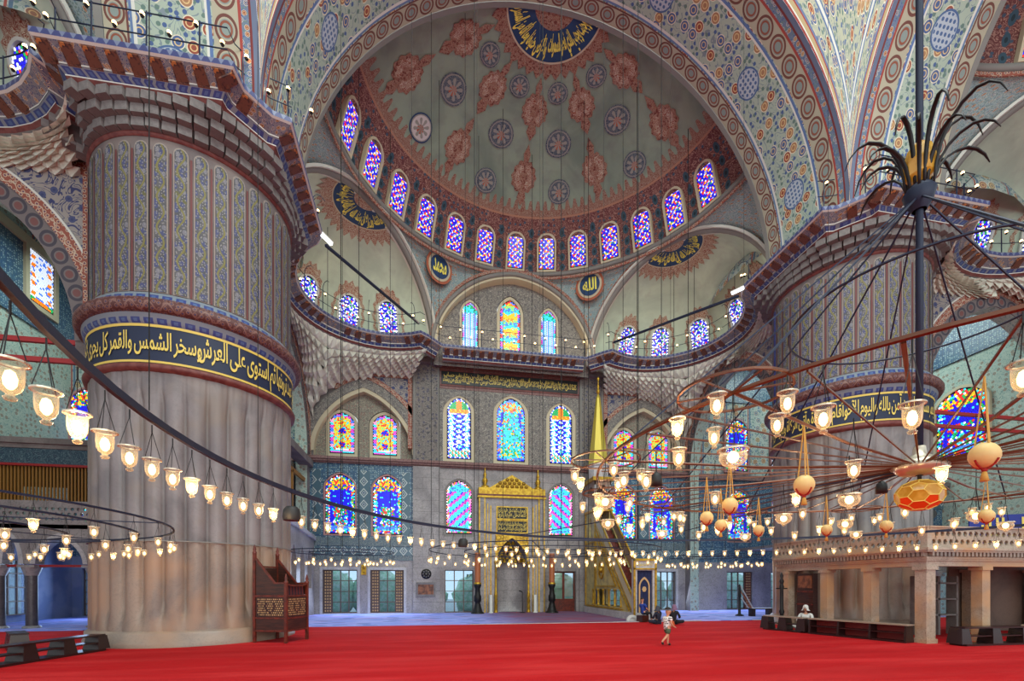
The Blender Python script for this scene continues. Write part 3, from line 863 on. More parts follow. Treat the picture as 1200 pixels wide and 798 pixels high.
# wooden door right of the niche
b = MB(); b.bx(-.68, -.6, -.05, .05, 0, 2.35); b.bx(.6, .68, -.05, .05, 0, 2.35); b.bx(-.6, .6, -.05, .05, 2.25, 2.35); b.bx(-.06, .06, -.05, .05, 0, 2.25); b.bx(-.6, .6, -.04, .04, .0, .75)
door = b.build('door_1', m_woodred, None, (3.15, WY + .25, 0), kind='structure')
b = MB()
for i in range(5):
    for j in range(9): b.tube([(-.55 + i * .11 + .05 * cos(a * pi / 3), 0, .85 + j * .155 + .06 * sin(a * pi / 3)) for a in range(6)], .012, 4, True)
b.build('lattice_leaf', m_wood, door)
b = MB(); b.bx(.07, .6, -.005, .005, .8, 2.25); b.build('pane', m_pane, door)
b = MB()
for i in range(4):
    for j in range(8): b.tube([(.13 + i * .12 + .055 * cos(a * pi / 3), -.02, .95 + j * .155 + .065 * sin(a * pi / 3)) for a in range(6)], .010, 4, True)
b.build('glazing_lattice', m_inlay, door)

# half domes, great arches -----------------------------------------
DA, DB, DZ, DY = 8.4, 4.15, 18.75, .915
def dome_p(ang, ph, off=0.0):
    r = (DA - off) * cos(ph)
    return (r * sin(ang), DY + r * cos(ang), DZ + (DB - off) * sin(ph))
def half_dome(T, detail=True):
    b = MB(); b.grid(lambda u, v: dome_p((u - .5) * pi * 1.02, v * pi / 2), 64, 24, uvf=lambda u, v: ((u - .5) * pi * 1.02, v * pi / 2))
    o = struct('ceiling', tmesh(b, T), m_dome)
    b = MB(); b.tube([(8.38 * sin(a), DY + 8.38 * cos(a), DZ - .12) for a in [(-.5 + i / 48) * pi for i in range(49)]], .13, 6); tmesh(b, T).build('ring_moulding', m_grey, o)
    b = MB(); b.tube([(8.33 * sin(a), DY + 8.33 * cos(a), DZ - .36) for a in [(-.5 + i / 48) * pi for i in range(49)]], .1, 4, flat=.3); tmesh(b, T).build('red_moulding', m_redband, o)
    # great arch
    R0, Z0 = 8.9, 13.9
    b = MB(); b.grid(lambda u, v: (R0 * cos(pi * u), .93 - v * 3.5, Z0 + R0 * sin(pi * u)), 64, 8, uvf=lambda u, v: (u * pi * R0, v * 3.5))
    ar = struct('ceiling', tmesh(b, T), m_soffit)
    A1 = [(R0 * cos(pi * i / 48), Z0 + R0 * sin(pi * i / 48)) for i in range(49)]; B1 = [(10.6 * cos(pi * i / 48), Z0 + 10.6 * sin(pi * i / 48)) for i in range(49)]
    b = MB(); b.strip(A1, B1, lambda a, c, d: (a, .93 + d, c), .02, .2); tmesh(b, T).build('arch_face', m_grey, ar)
    return o
dome_q = half_dome(T_LQ); dome_l = half_dome(T_LS); dome_r = half_dome(T_RS)
# main pendentives above the front piers
for sx in (-1, 1):
    def fp(u, v):
        t = v * pi / 2 * .98
        a = Vector((sx * 8.9 * cos(t), -2.57, 13.9 + 8.9 * sin(t))); c = Vector((sx * 8.88, -11.45 + 8.9 - 8.9 * (1 - cos(t)), 13.9 + 8.9 * sin(t)))
        p = a.lerp(c, u); q = Vector((0, -11.45, 13.9)); d = p - q
        return q + d.normalized() * 12.56
    b = MB(); b.grid(fp, 24, 30); struct('ceiling', b, m_pend)
# exedrae ----------------------------------------------------------
EC = (-7.29, 5.65, 13.85); ER = 4.75; EAZ = atan2(-.79, .61)     # outward direction of the left exedra: (-.79, .61)
EO = Vector((-.79, .61, 0)).normalized(); EE = Vector((.61, .79, 0)).normalized()   # EE points to the mihrab-side springer
def ex_p(a, ph, off=0.0):
    r = (ER - off) * cos(ph)
    p = Vector(EC) + EO * (r * cos(a)) + EE * (r * sin(a))
    p.z = EC[2] + (ER - off) * sin(ph)
    return p
def ex_fr(p, az, R, T):
    """object matrix on the exedra wall"""
    pass
def exedra(T, nm, windows=True, medal=True):
    b = MB(); b.grid(lambda u, v: ex_p((u - .5) * pi, v * pi / 2), 40, 16, uvf=lambda u, v: ((u - .5) * pi * ER, v * pi / 2 * ER))
    o = struct('ceiling', tmesh(b, T), m_exdome)
    arc = [ex_p(pi / 2 - pi * 0, 0)] and [Vector(EC) + EE * (ER * cos(t)) + Vector((0, 0, ER * sin(t))) for t in [pi * i / 36 for i in range(37)]]
    b = MB(); b.tube([p - EO * .05 for p in arc], .17, 6); tmesh(b, T).build('arch_moulding', m_grey, o)
    b = MB(); b.tube([p - EO * .28 + Vector((0, 0, .0)) for p in arc], .07, 4); tmesh(b, T).build('white_fillet', m_white, o)
    b = MB(); b.tube([p + EO * .16 for p in arc], .08, 4); tmesh(b, T).build('white_fillet', m_white, o)
    # pendentives left and right of the arch
    def rp(a, t, k=8.42): return Vector((-k * sin(a), DY + k * cos(a), DZ - .2))
    def pn(Lf, Rf, a0, a1, p0):
        def f(s, t):
            l, r = Lf(t), Rf(t); q = l.lerp(r, s); top = Lf(1).lerp(Rf(1), s)
            return q + (rp(a0 + (a1 - a0) * s, 1) - top) * (t ** 1.6)
        return f
    L1 = lambda t: Vector(EC) + EE * ((ER + .12) * cos(t * pi / 2)) + Vector((0, 0, (ER + .12) * sin(t * pi / 2)))
    R1 = lambda t: Vector((-4.5 * cos(t * pi / 2), 9.2, 14.0 + 4.42 * sin(t * pi / 2)))
    f1 = pn(L1, R1, radians(57), 0, 0)
    b = MB(); b.grid(f1, 14, 14, uvf=lambda u, v: (u * 6 * v, v * 5)); pd = tmesh(b, T).build('pendentive', m_smallpend, o)
    for ed, cv in (('l', L1), ('r', R1)):
        b = MB(); pts = [cv(t / 16) + (Vector((0, -.1, .16)) if ed == 'r' else Vector((.08, -.10, .12))) for t in range(17)]
        b.tube(pts, .11, 4, flat=.8); tmesh(b, T).build('red_border', m_redband, o)
    L2 = lambda t: Vector(EC) - EE * ((ER + .12) * cos(t * pi / 2)) + Vector((0, 0, (ER + .12) * sin(t * pi / 2)))
    R2 = lambda t: Vector((-8.95 * cos(t * .576), .93, 13.9 + 8.95 * sin(t * .576)))
    f2 = pn(L2, R2, radians(57), radians(90), 0)
    b = MB(); b.grid(f2, 10, 12, uvf=lambda u, v: (u * 5 * v, v * 5)); tmesh(b, T).build('pendentive', m_smallpend, o)
    # roundel on the pendentive
    c = f1(.5, .69); nn = (Vector((0, 2, 17)) - c).normalized()
    sd = nn.cross(Vector((0, 0, 1))).normalized(); upv = sd.cross(nn)
    for r0, mm, of, nme in ((.78, m_orange, .26, 'roundel_border'), (.66, m_cream, .28, 'roundel_border'), (.55, m_bluedisc, .30, 'roundel')):
        b = MB(); b.add([c + nn * of + sd * (r0 * cos(k * pi / 14)) + upv * (r0 * sin(k * pi / 14)) for k in range(28)], [tuple(range(28))]); tmesh(b, T).build(nme, mm, o)
    return o, (c + nn * .32, sd, upv)
# medallion of a dome: half disc on the crown, in polar dome coordinates
def crown_medal(parent, T, pf, ang0, ang1, r_in, r_out, r_fr, mats_, nspike):
    """pf(ang, r, off) -> point on the dome at horizontal radius r"""
    K = 72
    A_ = [ang0 + (ang1 - ang0) * k / K for k in range(K + 1)]
    def band(ra, rb, off, name, m):
        b = MB(); vs = [pf(a, ra(k) if callable(ra) else ra, off) for k, a in enumerate(A_)] + [pf(a, rb(k) if callable(rb) else rb, off) for k, a in enumerate(A_)]
        b.add(vs, [(k, k + 1, K + 2 + k, K + 1 + k) for k in range(K)]); tmesh(b, T).build(name, m, parent)
    nk = K // nspike
    band(r_out * .98, lambda k: r_out + (r_fr - r_out) * (.62 + .38 * (1 - abs((k % 4) - 2) / 2)), .03, 'lace_border', mats_[3])
    band(r_in * .98, r_out, .05, 'medallion', mats_[0])
    band(r_out, r_out * 1.035, .06, 'medallion_rim', m_cream)
    band(.02, r_in, .055, 'medallion_heart', mats_[1])
def sd_pt(a, r, off):
    ph = math.acos(min(1, r / DA)); return dome_p(a, ph, off)
crown_medal(dome_q, T_LQ, sd_pt, -pi / 2, pi / 2, .78, 1.78, 2.40, (m_bluedisc, m_lacegrey, None, m_lacegrey), 9)
# painted roundels and cartouches of the half dome
def patch(ang, r, shape, off, name, m, T=T_LQ, parent=None):
    """shape: outline in metres (tangential, radial), laid on the dome"""
    b = MB(); ph0 = math.acos(r / DA)
    ds = 5.8
    vs = [dome_p(ang + x / max(.9, r), ph0 + y / (sqrt((DA * sin(ph0)) ** 2 + (DB * cos(ph0)) ** 2)), off) for x, y in shape]
    vs.append(dome_p(ang, ph0, off)); n = len(shape)
    b.add(vs, [(k, (k + 1) % n, n) for k in range(n)])
    return tmesh(b, T).build(name, m, parent)
def circ(r, n=24, sy=1.0): return [(r * cos(2 * pi * k / n), r * sin(2 * pi * k / n) * sy) for k in range(n)]
def lobed(r, sy, n=48): return [(r * cos(2 * pi * k / n) * (1 + .07 * cos(12 * 2 * pi * k / n)), r * sy * sin(2 * pi * k / n) * (1 + .07 * cos(12 * 2 * pi * k / n))) for k in range(n)]
def drop(s, y0, sg): return [(0, y0 + sg * .62 * s), (.14 * s, y0 + sg * .34 * s), (.25 * s, y0 + sg * .16 * s), (.12 * s, y0 + sg * .05 * s), (.06 * s, y0 - sg * .06 * s), (-.06 * s, y0 - sg * .06 * s), (-.12 * s, y0 + sg * .05 * s), (-.25 * s, y0 + sg * .16 * s), (-.14 * s, y0 + sg * .34 * s)]
for a in (-51, -17, 17, 51):
    for r, s in ((6.4, .56), (4.65, .60), (2.85, .44)):
        lo = a == -51 and r > 6
        patch(radians(a), r, circ(s, 24, .92), .03, 'blue_roundel', m_roundel if not lo else m_bluedisc, T_LQ, dome_q)
        patch(radians(a), r, circ(s * .9, 24, .92), .04, 'roundel_ring', m_roundel_l, T_LQ, dome_q)
        patch(radians(a), r, circ(s * .82, 24, .92), .05, 'roundel_field', m_roundel if not lo else m_whitecloth, T_LQ, dome_q)
        patch(radians(a), r, [(x, y - s * .1) for x, y in circ(s * .3, 16)], .06, 'roundel_heart', m_orange, T_LQ, dome_q)
        for k in range(8):
            q = [(x + s * .56 * cos(k * pi / 4), y + s * .52 * sin(k * pi / 4)) for x, y in circ(s * .12, 8)]
            patch(radians(a), r, q, .06, 'roundel_flower', m_roundel_l, T_LQ, dome_q)
for a in (-68, -34, 0, 34, 68):
    for r, s in ((5.9, .64), (3.48, .60)):
        patch(radians(a), r, lobed(s * .93, 1.12), .03, 'red_cartouche', m_lacegrey, T_LQ, dome_q)
        patch(radians(a), r, lobed(s * .72, 1.12), .04, 'cartouche_field', m_lace, T_LQ, dome_q)
        patch(radians(a), r, lobed(s * .34, 1.2), .05, 'cartouche_heart', m_lacegrey, T_LQ, dome_q)
        for sg in (-1, 1): patch(radians(a), r, drop(s * 1.25, sg * s * 1.18, sg), .035, 'cartouche_drop', m_lacegrey, T_LQ, dome_q)
# windows round the half domes
def dome_win(T, idx, nm):
    for i in idx:
        a = (i - 7) * .2099
        p = Vector(dome_p(a, .0, .1)); q = Vector(T(p)); c = Vector(T((0, DY, 0)))
        d = q - c; rz = atan2(d.y, d.x) - pi / 2
        swindow('dome', .86, 1.62, 1.2, .074, d_dome, (q.x, q.y, DZ + .06), rz, tilt=radians(17), fw=.09, fm=m_cream, dep=.2, pt=0)
dome_win(T_LQ, range(1, 14), 'q')
dome_win(T_RS, range(1, 14), 'r')
dome_win(T_LS, range(1, 14), 'l')
def ex_win(T, offs, parent):
    for a in offs:
        a = radians(a)
        p = ex_p(a, .18, .16); q = Vector(T(p)); c = Vector(T(EC))
        d = q - c; rz = atan2(d.y, d.x) - pi / 2
        swindow('exed', .96, 1.85, 1.38, .085, d_exed, (q.x, q.y, 14.72), rz, tilt=radians(22), fw=.08, fm=m_white, dep=.16, pt=.1)
        out = [(cos(t) * (.84 + .05 * cos(t * 17)), .95 + sin(t) * (1.32 + .07 * cos(t * 17))) for t in [2 * pi * k / 60 for k in range(60)]]
        b = MB(); vs = []
        for x, z in out:
            ph = math.asin(min(.99, max(0, (.84 + z) / (ER - .04)))); vs.append(T(ex_p(a + x / (ER * cos(ph)), ph, .04)))
        vs.append(T(ex_p(a, math.asin(1.85 / ER), .04)))
        b.add(vs, [(k, (k + 1) % 60, 60) for k in range(60)]); b.build('red_lace_surround', m_lace, parent)
        xx = [(x * .84, 1.0 + (z - 1.0) * .84) for x, z in out]
        b = MB(); vs = []
        for x, z in xx:
            ph = math.asin(min(.99, max(0, (.84 + z) / (ER - .06)))); vs.append(T(ex_p(a + x / (ER * cos(ph)), ph, .06)))
        vs.append(T(ex_p(a, math.asin(1.85 / ER), .06)))
        b.add(vs, [(k, (k + 1) % 60, 60) for k in range(60)]); b.build('white_surround', m_exdome, parent)
def exm(a, r, off):
    ph = math.acos(min(1, r / ER)); return ex_p(a, ph, off)
ROUND = {}
EXO = {}
for key, offs in (('lq', (-60, -30, 2, 32, 60)), ('rq', (-60, -30, 2, 32, 60)), ('ls', (-60, -30, 0, 30, 60)), ('rs', (-60, -30, 0, 30, 60))):
    o, rd = exedra(TS[key], key)
    EXO[key] = o; ROUND[key] = rd
    ex_win(TS[key], offs, o)
    if key in ('lq', 'rq'):
        crown_medal(o, TS[key], exm, -pi / 2, pi / 2, .55, 1.42, 2.15, (m_bluedisc, m_lace, None, m_lace), 9)
# tympanum over the mihrab bay
ty = archtop(8.7, 4.3, 20, 0, 14.0, .05); outer = [(-4.35, 13.4), (4.35, 13.4)] + ty
tw = [at_y(p, 380, 9.6).x for p in (551, 598, 643)]
hol = [arch2(1.16, 3.2, 2.4, 8, tw[0], 13.95), arch2(1.5, 3.6, 2.65, 8, tw[1], 13.95), arch2(1.16, 3.2, 2.4, 8, tw[2], 13.95)]
b = MB(); b.plate(outer, hol, lambda a, c, d: (a, 9.6 + d, c), .3); tymp = b.build('tympanum', m_vine, wall_back)
b = MB(); A1 = archtop(8.5, 4.2, 20, 0, 14.0, .05); B1 = archtop(9.1, 4.5, 20, 0, 14.0, .05)
b.strip(A1, B1, lambda a, c, d: (a, 9.1 + d, c), 0, .5); b.build('cream_arch', m_cream, wall_back)
b = MB(); b.tube([(p[0], 9.08, p[1]) for p in archtop(8.95, 4.42, 20, 0, 14.0, .05)], .12, 6); b.build('arch_moulding', m_grey, wall_back)
swindow('tys', .9, 2.95, 2.25, .07, d_ty, (tw[0], 9.7, 14.05), fw=.12)
swindow('tys', .9, 2.95, 2.25, .07, d_ty, (tw[2], 9.7, 14.05), fw=.12)
swindow('tyc', 1.16, 3.3, 2.45, .08, d_tyc, (tw[1], 9.7, 14.05), fw=.16)
# ---------------------------------------------------------------- gallery cornices
AC = (-6.7, 4.9); AR = 3.2
def arc_pts(n=18):
    return [(AC[0] + AR * cos(radians(234 - (234 - 58) * k / n)), AC[1] + AR * sin(radians(234 - (234 - 58) * k / n))) for k in range(n + 1)]
exarc = arc_pts()
pier_front = [(-13.62, -2.66), (-13.44, -3.34), (-9.2, -3.38), (-9.14, -2.88), (-8.66, -2.33), (-8.22, -2.2), (-8.32, 1.9)]
mih = [(-4.62, 7.92), (-4.15, 8.45), (-3.9, 8.7)]
refl = lambda p: (-11.45 - p[1], -(p[0] + 11.45))
side_arc = [refl(p) for p in reversed(exarc)]
full_left = side_arc + pier_front + exarc + mih
mirror = lambda L: [(-p[0], p[1]) for p in reversed(L)]
CZ = 14.1
def offset_line(P, o):
    """P runs left to right as seen from the hall; offset o metres away from the hall (to the left of travel)"""
    r = []
    for i, p in enumerate(P):
        a = Vector(P[max(i - 1, 0)]); b = Vector(P[min(i + 1, len(P) - 1)]); c = Vector(p)
        d1 = (c - a).normalized() if i > 0 else (b - c).normalized()
        d2 = (b - c).normalized() if i < len(P) - 1 else d1
        n1 = Vector((-d1.y, d1.x)); n2 = Vector((-d2.y, d2.x)); n = (n1 + n2)
        n = n.normalized() if n.length > .1 else n1
        k = 1 / max(.5, n.dot(n1))
        r.append((p[0] + n.x * o * k, p[1] + n.y * o * k))
    return r
PROF = [((.0, .0), (.0, .13), 0), ((.0, .13), (.05, .16), 2), ((.05, .16), (.36, .33), 1), ((.36, .33), (.36, .37), 2), ((.37, .37), (.50, .47), 3), ((.50, .47), (.50, .50), 2), ((.50, .50), (.57, .58), 4), ((.57, .58), (.66, .62), 5)]
def cornice(P, zt=CZ):
    b = MB()
    L = [0.0]
    for i in range(1, len(P)): L.append(L[-1] + hypot(P[i][0] - P[i - 1][0], P[i][1] - P[i - 1][1]))
    for (o0, d0), (o1, d1), m in PROF:
        A_, B_2 = offset_line(P, o0), offset_line(P, o1)
        n = len(P); hgt = hypot(o1 - o0, d1 - d0)
        vs = [(p[0], p[1], zt - d0) for p in A_] + [(p[0], p[1], zt - d1) for p in B_2]
        fs = [(i, i + 1, n + i + 1, n + i) for i in range(n - 1)]
        uv = [((L[i], 0), (L[i + 1], 0), (L[i + 1], hgt), (L[i], hgt)) for i in range(n - 1)]
        b.add(vs, fs, uv, m)
    A_, B_2 = P, offset_line(P, 1.3); n = len(P)
    b.add([(p[0], p[1], zt) for p in A_] + [(p[0], p[1], zt) for p in B_2], [(i, i + 1, n + i + 1, n + i) for i in range(n - 1)], None, 5)
    o = b.build(tname(), [m_bluefringe, m_bracket, m_white, m_blueleaf, m_red, m_stone], None, kind='structure')
    return o
cq = MB()
cq.add([(-.12, 0, .0), (.12, 0, .0), (.12, .0, -.04), (-.12, .0, -.04), (-.14, .31, -.17), (.14, .31, -.17), (.14, .34, -.22), (-.14, .34, -.22)], [(0, 1, 2, 3), (3, 2, 6, 7), (0, 3, 7, 4), (1, 5, 6, 2), (4, 7, 6, 5), (0, 4, 5, 1)])
corbel_me = cq.mesh('corbel', m_corbel)
def corbels(parent, P, zt=CZ, sp=.46, off=.05):
    Q = offset_line(P, off)
    for i in range(len(Q) - 1):
        a, b = Vector(Q[i]), Vector(Q[i + 1]); l = (b - a).length
        corbels.acc += l
        t = corbels.last
        while t + sp / 2 <= corbels.acc:
            k = 1 - (corbels.acc - t) / l
            if 0 <= k <= 1:
                p = a.lerp(b, k); d = (b - a).normalized()
                link('corbel', corbel_me, parent, (p.x, p.y, zt - .165), atan2(d.y, d.x))
            t += sp
        corbels.last = t
    return
def run_corbels(parent, P):
    corbels.acc = 0.0; corbels.last = sp0 = .23
    corbels(parent, P)
cor_l = cornice(full_left); run_corbels(cor_l, full_left[8:])
mq = [(-3.9, 8.7), (3.9, 8.7)]
cor_m = cornice(mq); run_corbels(cor_m, mq)
fr_ = mirror(full_left); cor_r = cornice(fr_); run_corbels(cor_r, fr_[:-6])

# ---------------------------------------------------------------- squinches: muqarnas, transverse arch
def bay(T, key):
    XW = -10.8
    yc_, hw, zs, rise = 6.3, 3.45, 8.36, 4.35
    ext = lambda y, r=.75: zs + (rise + r) * sqrt(max(0, 1 - ((y - yc_) / (hw + r)) ** 2)) if abs(y - yc_) < hw + r else zs
    lxt = lambda x: 8.68 + (3.27 + .72) * sqrt(max(0, 1 - ((x + 8.06) / 3.3) ** 2)) if abs(x + 8.06) < 3.3 else 8.7
    NS, NR = 32, 9
    def topc(s):
        a = radians(234 - (234 - 58) * s); r = AR + .6
        return Vector((AC[0] + r * cos(a), AC[1] + r * sin(a), CZ - .62))
    def botc(s):
        l1, l2 = 7.6, 5.3; d = s * (l1 + l2)
        if d < l1:
            y = 2.7 + d; return Vector((XW, y, max(ext(y), 9.6) if y > 6.3 else 13.0))
        x = XW + (d - l1); return Vector((x, WY, min(13.2, max(lxt(x), 9.6) + max(0, (x + 7.9)) * .55 if x < -7.9 else 12.95)))
    def pt(s, t):
        a, c = topc(s), botc(s)
        p = a.lerp(c, t); p.z = a.z + (c.z - a.z) * (t ** .8)
        return p
    b = MB()
    for j in range(NR):
        sh = .5 if j % 2 else 0
        for i in range(NS):
            s0, s1 = (i + sh) / NS, (i + 1 + sh) / NS
            if s1 > 1.0: continue
            t0, t1 = j / NR, (j + 1) / NR
            p00, p10, p01, p11 = pt(s0, t0), pt(s1, t0), pt(s0, t1), pt(s1, t1)
            n = (p10 - p00).cross(p01 - p00); n = n.normalized() if n.length > 1e-6 else Vector((0, 0, -1))
            cc = pt((s0 + s1) / 2, t0 + (t1 - t0) * .62) ; hall = Vector((0, -2, 11)) - cc
            if n.dot(hall) < 0: n = -n
            dp = .22 if j else .05
            tip = cc + n * dp * .9
            inn = pt((s0 + s1) / 2, t0) - n * .05
            b.add([p00, inn, p10, p11, p01, tip], [(0, 1, 5), (1, 2, 5), (2, 3, 5), (3, 4, 5), (4, 0, 5)])
    muq = b
    # transverse arch wall
    fa = lambda y, z, d: (XW - d, y, z)
    hole = [(yc_ + hw, 0.0)] + archtop(2 * hw, rise, 18, yc_, zs, .12) + [(yc_ - hw, 7.9)]
    outer = None
    loop = [(2.5, 7.9), (2.5, 13.6), (WY, 13.6), (WY, 0.0)] + hole
    b = MB(); b.plate(loop, [], fa, .55, mr=1, outer_side=True)
    w_ = tmesh(b, T).build('wall_arch_' + {'lq': 'left', 'rq': 'right', 'ls': 'left_side', 'rs': 'right_side'}[key], [m_stone, m_green], None, kind='structure')
    o = tmesh(muq, T).build('muqarnas', m_muq, w_, kind='stuff')
    for nm, r0, r1, d, mm in (('vine_arch', .0, .5, .03, m_ovalarch), ('red_arch', .5, .82, .06, m_redband), ('white_fillet', .82, .88, .07, m_white)):
        A1 = archtop(2 * hw + 2 * r0, rise + r0, 24, yc_, zs, .12); B1 = archtop(2 * hw + 2 * r1, rise + r1, 24, yc_, zs, .12)
        b = MB(); b.strip(A1, B1, lambda y, z, dd: (XW + dd, y, z), d, 0.0); tmesh(b, T).build(nm, mm, w_)
    A1 = archtop(2 * hw + 1.76, rise + .88, 24, yc_, zs, .12)
    sp = [p for p in A1[24:] if p[1] > 9.2]
    sp = [(2.62, 13.0)] + [(sp[0][0], 13.0)] + sp + [(2.62, 9.2)]
    b = MB(); b.plate(sp, [], lambda y, z, d: (XW + .03, y, z)); tmesh(b, T).build('spandrel', m_spandrel, w_)
    b = MB(); b.bx(XW, XW + .08, 2.2, 2.62, 8.36, 13.3); b.bx(XW, XW + .08, 2.62, 6.4, 13.0, 13.3); tmesh(b, T).build('red_frame', m_redband, w_)
    if key in ('ls', 'rs'):
        for z in (7.75, 8.28):
            b = MB(); b.bx(XW - .15, XW - .05, 2.3, 10.4, z, z + .13); tmesh(b, T).build('tie_rod', m_redrail, w_)
    return o
def ovalp(n):
    a = (n.u / .5).fr() - .5; c = (n.v / .5) - .5
    r = (a * a + c * c).sq()
    return n.layers((108, 100, 100), ((r - .36).ab().lt(.08), (64, 60, 70)), (r.lt(.2), (112, 72, 70)))
m_ovalarch = mat('oval_arch_paint', ovalp, .7)
for k in ('lq', 'rq', 'ls', 'rs'): bay(TS[k], k)

# ---------------------------------------------------------------- lettering
F = {}
for ch, b_, n_ in [(0x621, 0xFE80, 1), (0x622, 0xFE81, 2), (0x623, 0xFE83, 2), (0x624, 0xFE85, 2), (0x625, 0xFE87, 2), (0x626, 0xFE89, 4), (0x627, 0xFE8D, 2), (0x628, 0xFE8F, 4), (0x629, 0xFE93, 2), (0x62A, 0xFE95, 4), (0x62B, 0xFE99, 4), (0x62C, 0xFE9D, 4), (0x62D, 0xFEA1, 4), (0x62E, 0xFEA5, 4), (0x62F, 0xFEA9, 2), (0x630, 0xFEAB, 2), (0x631, 0xFEAD, 2), (0x632, 0xFEAF, 2), (0x633, 0xFEB1, 4), (0x634, 0xFEB5, 4), (0x635, 0xFEB9, 4), (0x636, 0xFEBD, 4), (0x637, 0xFEC1, 4), (0x638, 0xFEC5, 4), (0x639, 0xFEC9, 4), (0x63A, 0xFECD, 4), (0x641, 0xFED1, 4), (0x642, 0xFED5, 4), (0x643, 0xFED9, 4), (0x644, 0xFEDD, 4), (0x645, 0xFEE1, 4), (0x646, 0xFEE5, 4), (0x647, 0xFEE9, 4), (0x648, 0xFEED, 2), (0x649, 0xFEEF, 2), (0x64A, 0xFEF1, 4)]:
    F[chr(ch)] = (b_, n_)
def shape_ar(s):
    out = []; prev = False; i = 0
    while i < len(s):
        c = s[i]
        if c not in F: out.append(c); prev = False; i += 1; continue
        b_, n_ = F[c]; nxt = s[i + 1] if i + 1 < len(s) else ' '
        if c == 'ل' and nxt in 'اأإآ':
            base = {'ا': 0xFEFB, 'أ': 0xFEF7, 'إ': 0xFEF9, 'آ': 0xFEF5}[nxt]
            out.append(chr(base + (1 if prev else 0))); prev = False; i += 2; continue
        nj = nxt in F and F[nxt][1] > 1
        if n_ == 4: k = (3 if nj else 1) if prev else (2 if nj else 0); prev = nj
        elif n_ == 2: k = 1 if prev else 0; prev = False
        else: k = 0; prev = False
        out.append(chr(b_ + k)); i += 1
    return ''.join(reversed(out))
TXT = {}
def text_tris(s, bold=.014):
    key_ = s; s = (s, bold)
    """flat letters, normalised: x 0..aspect, y 0..1"""
    if s in TXT: return TXT[s]
    cu = bpy.data.curves.new('letters', 'FONT'); cu.body = shape_ar(key_); cu.resolution_u = 3; cu.offset = bold; cu.space_word = .55
    o = bpy.data.objects.new('letters', cu); COL.objects.link(o)
    bpy.context.view_layer.update()
    me = bpy.data.meshes.new_from_object(o.evaluated_get(bpy.context.evaluated_depsgraph_get()))
    vs = [(v.co.x, v.co.y) for v in me.vertices]; fs = [tuple(p.vertices) for p in me.polygons]
    bpy.data.objects.remove(o); bpy.data.curves.remove(cu); bpy.data.meshes.remove(me)
    x0, x1 = min(v[0] for v in vs), max(v[0] for v in vs); y0, y1 = min(v[1] for v in vs), max(v[1] for v in vs)
    h = y1 - y0
    TXT[s] = ([((v[0] - x0) / (x1 - x0), (v[1] - y0) / h) for v in vs], fs, (x1 - x0) / h)
    return TXT[s]
def letters(mb, s, fn, x0, x1, y0, y1, bold=.014):
    """maps the text box onto fn(x, y)"""
    vs, fs, asp = text_tris(s, bold)
    mb.add([fn(x0 + (x1 - x0) * v[0], y0 + (y1 - y0) * v[1]) for v in vs], fs)

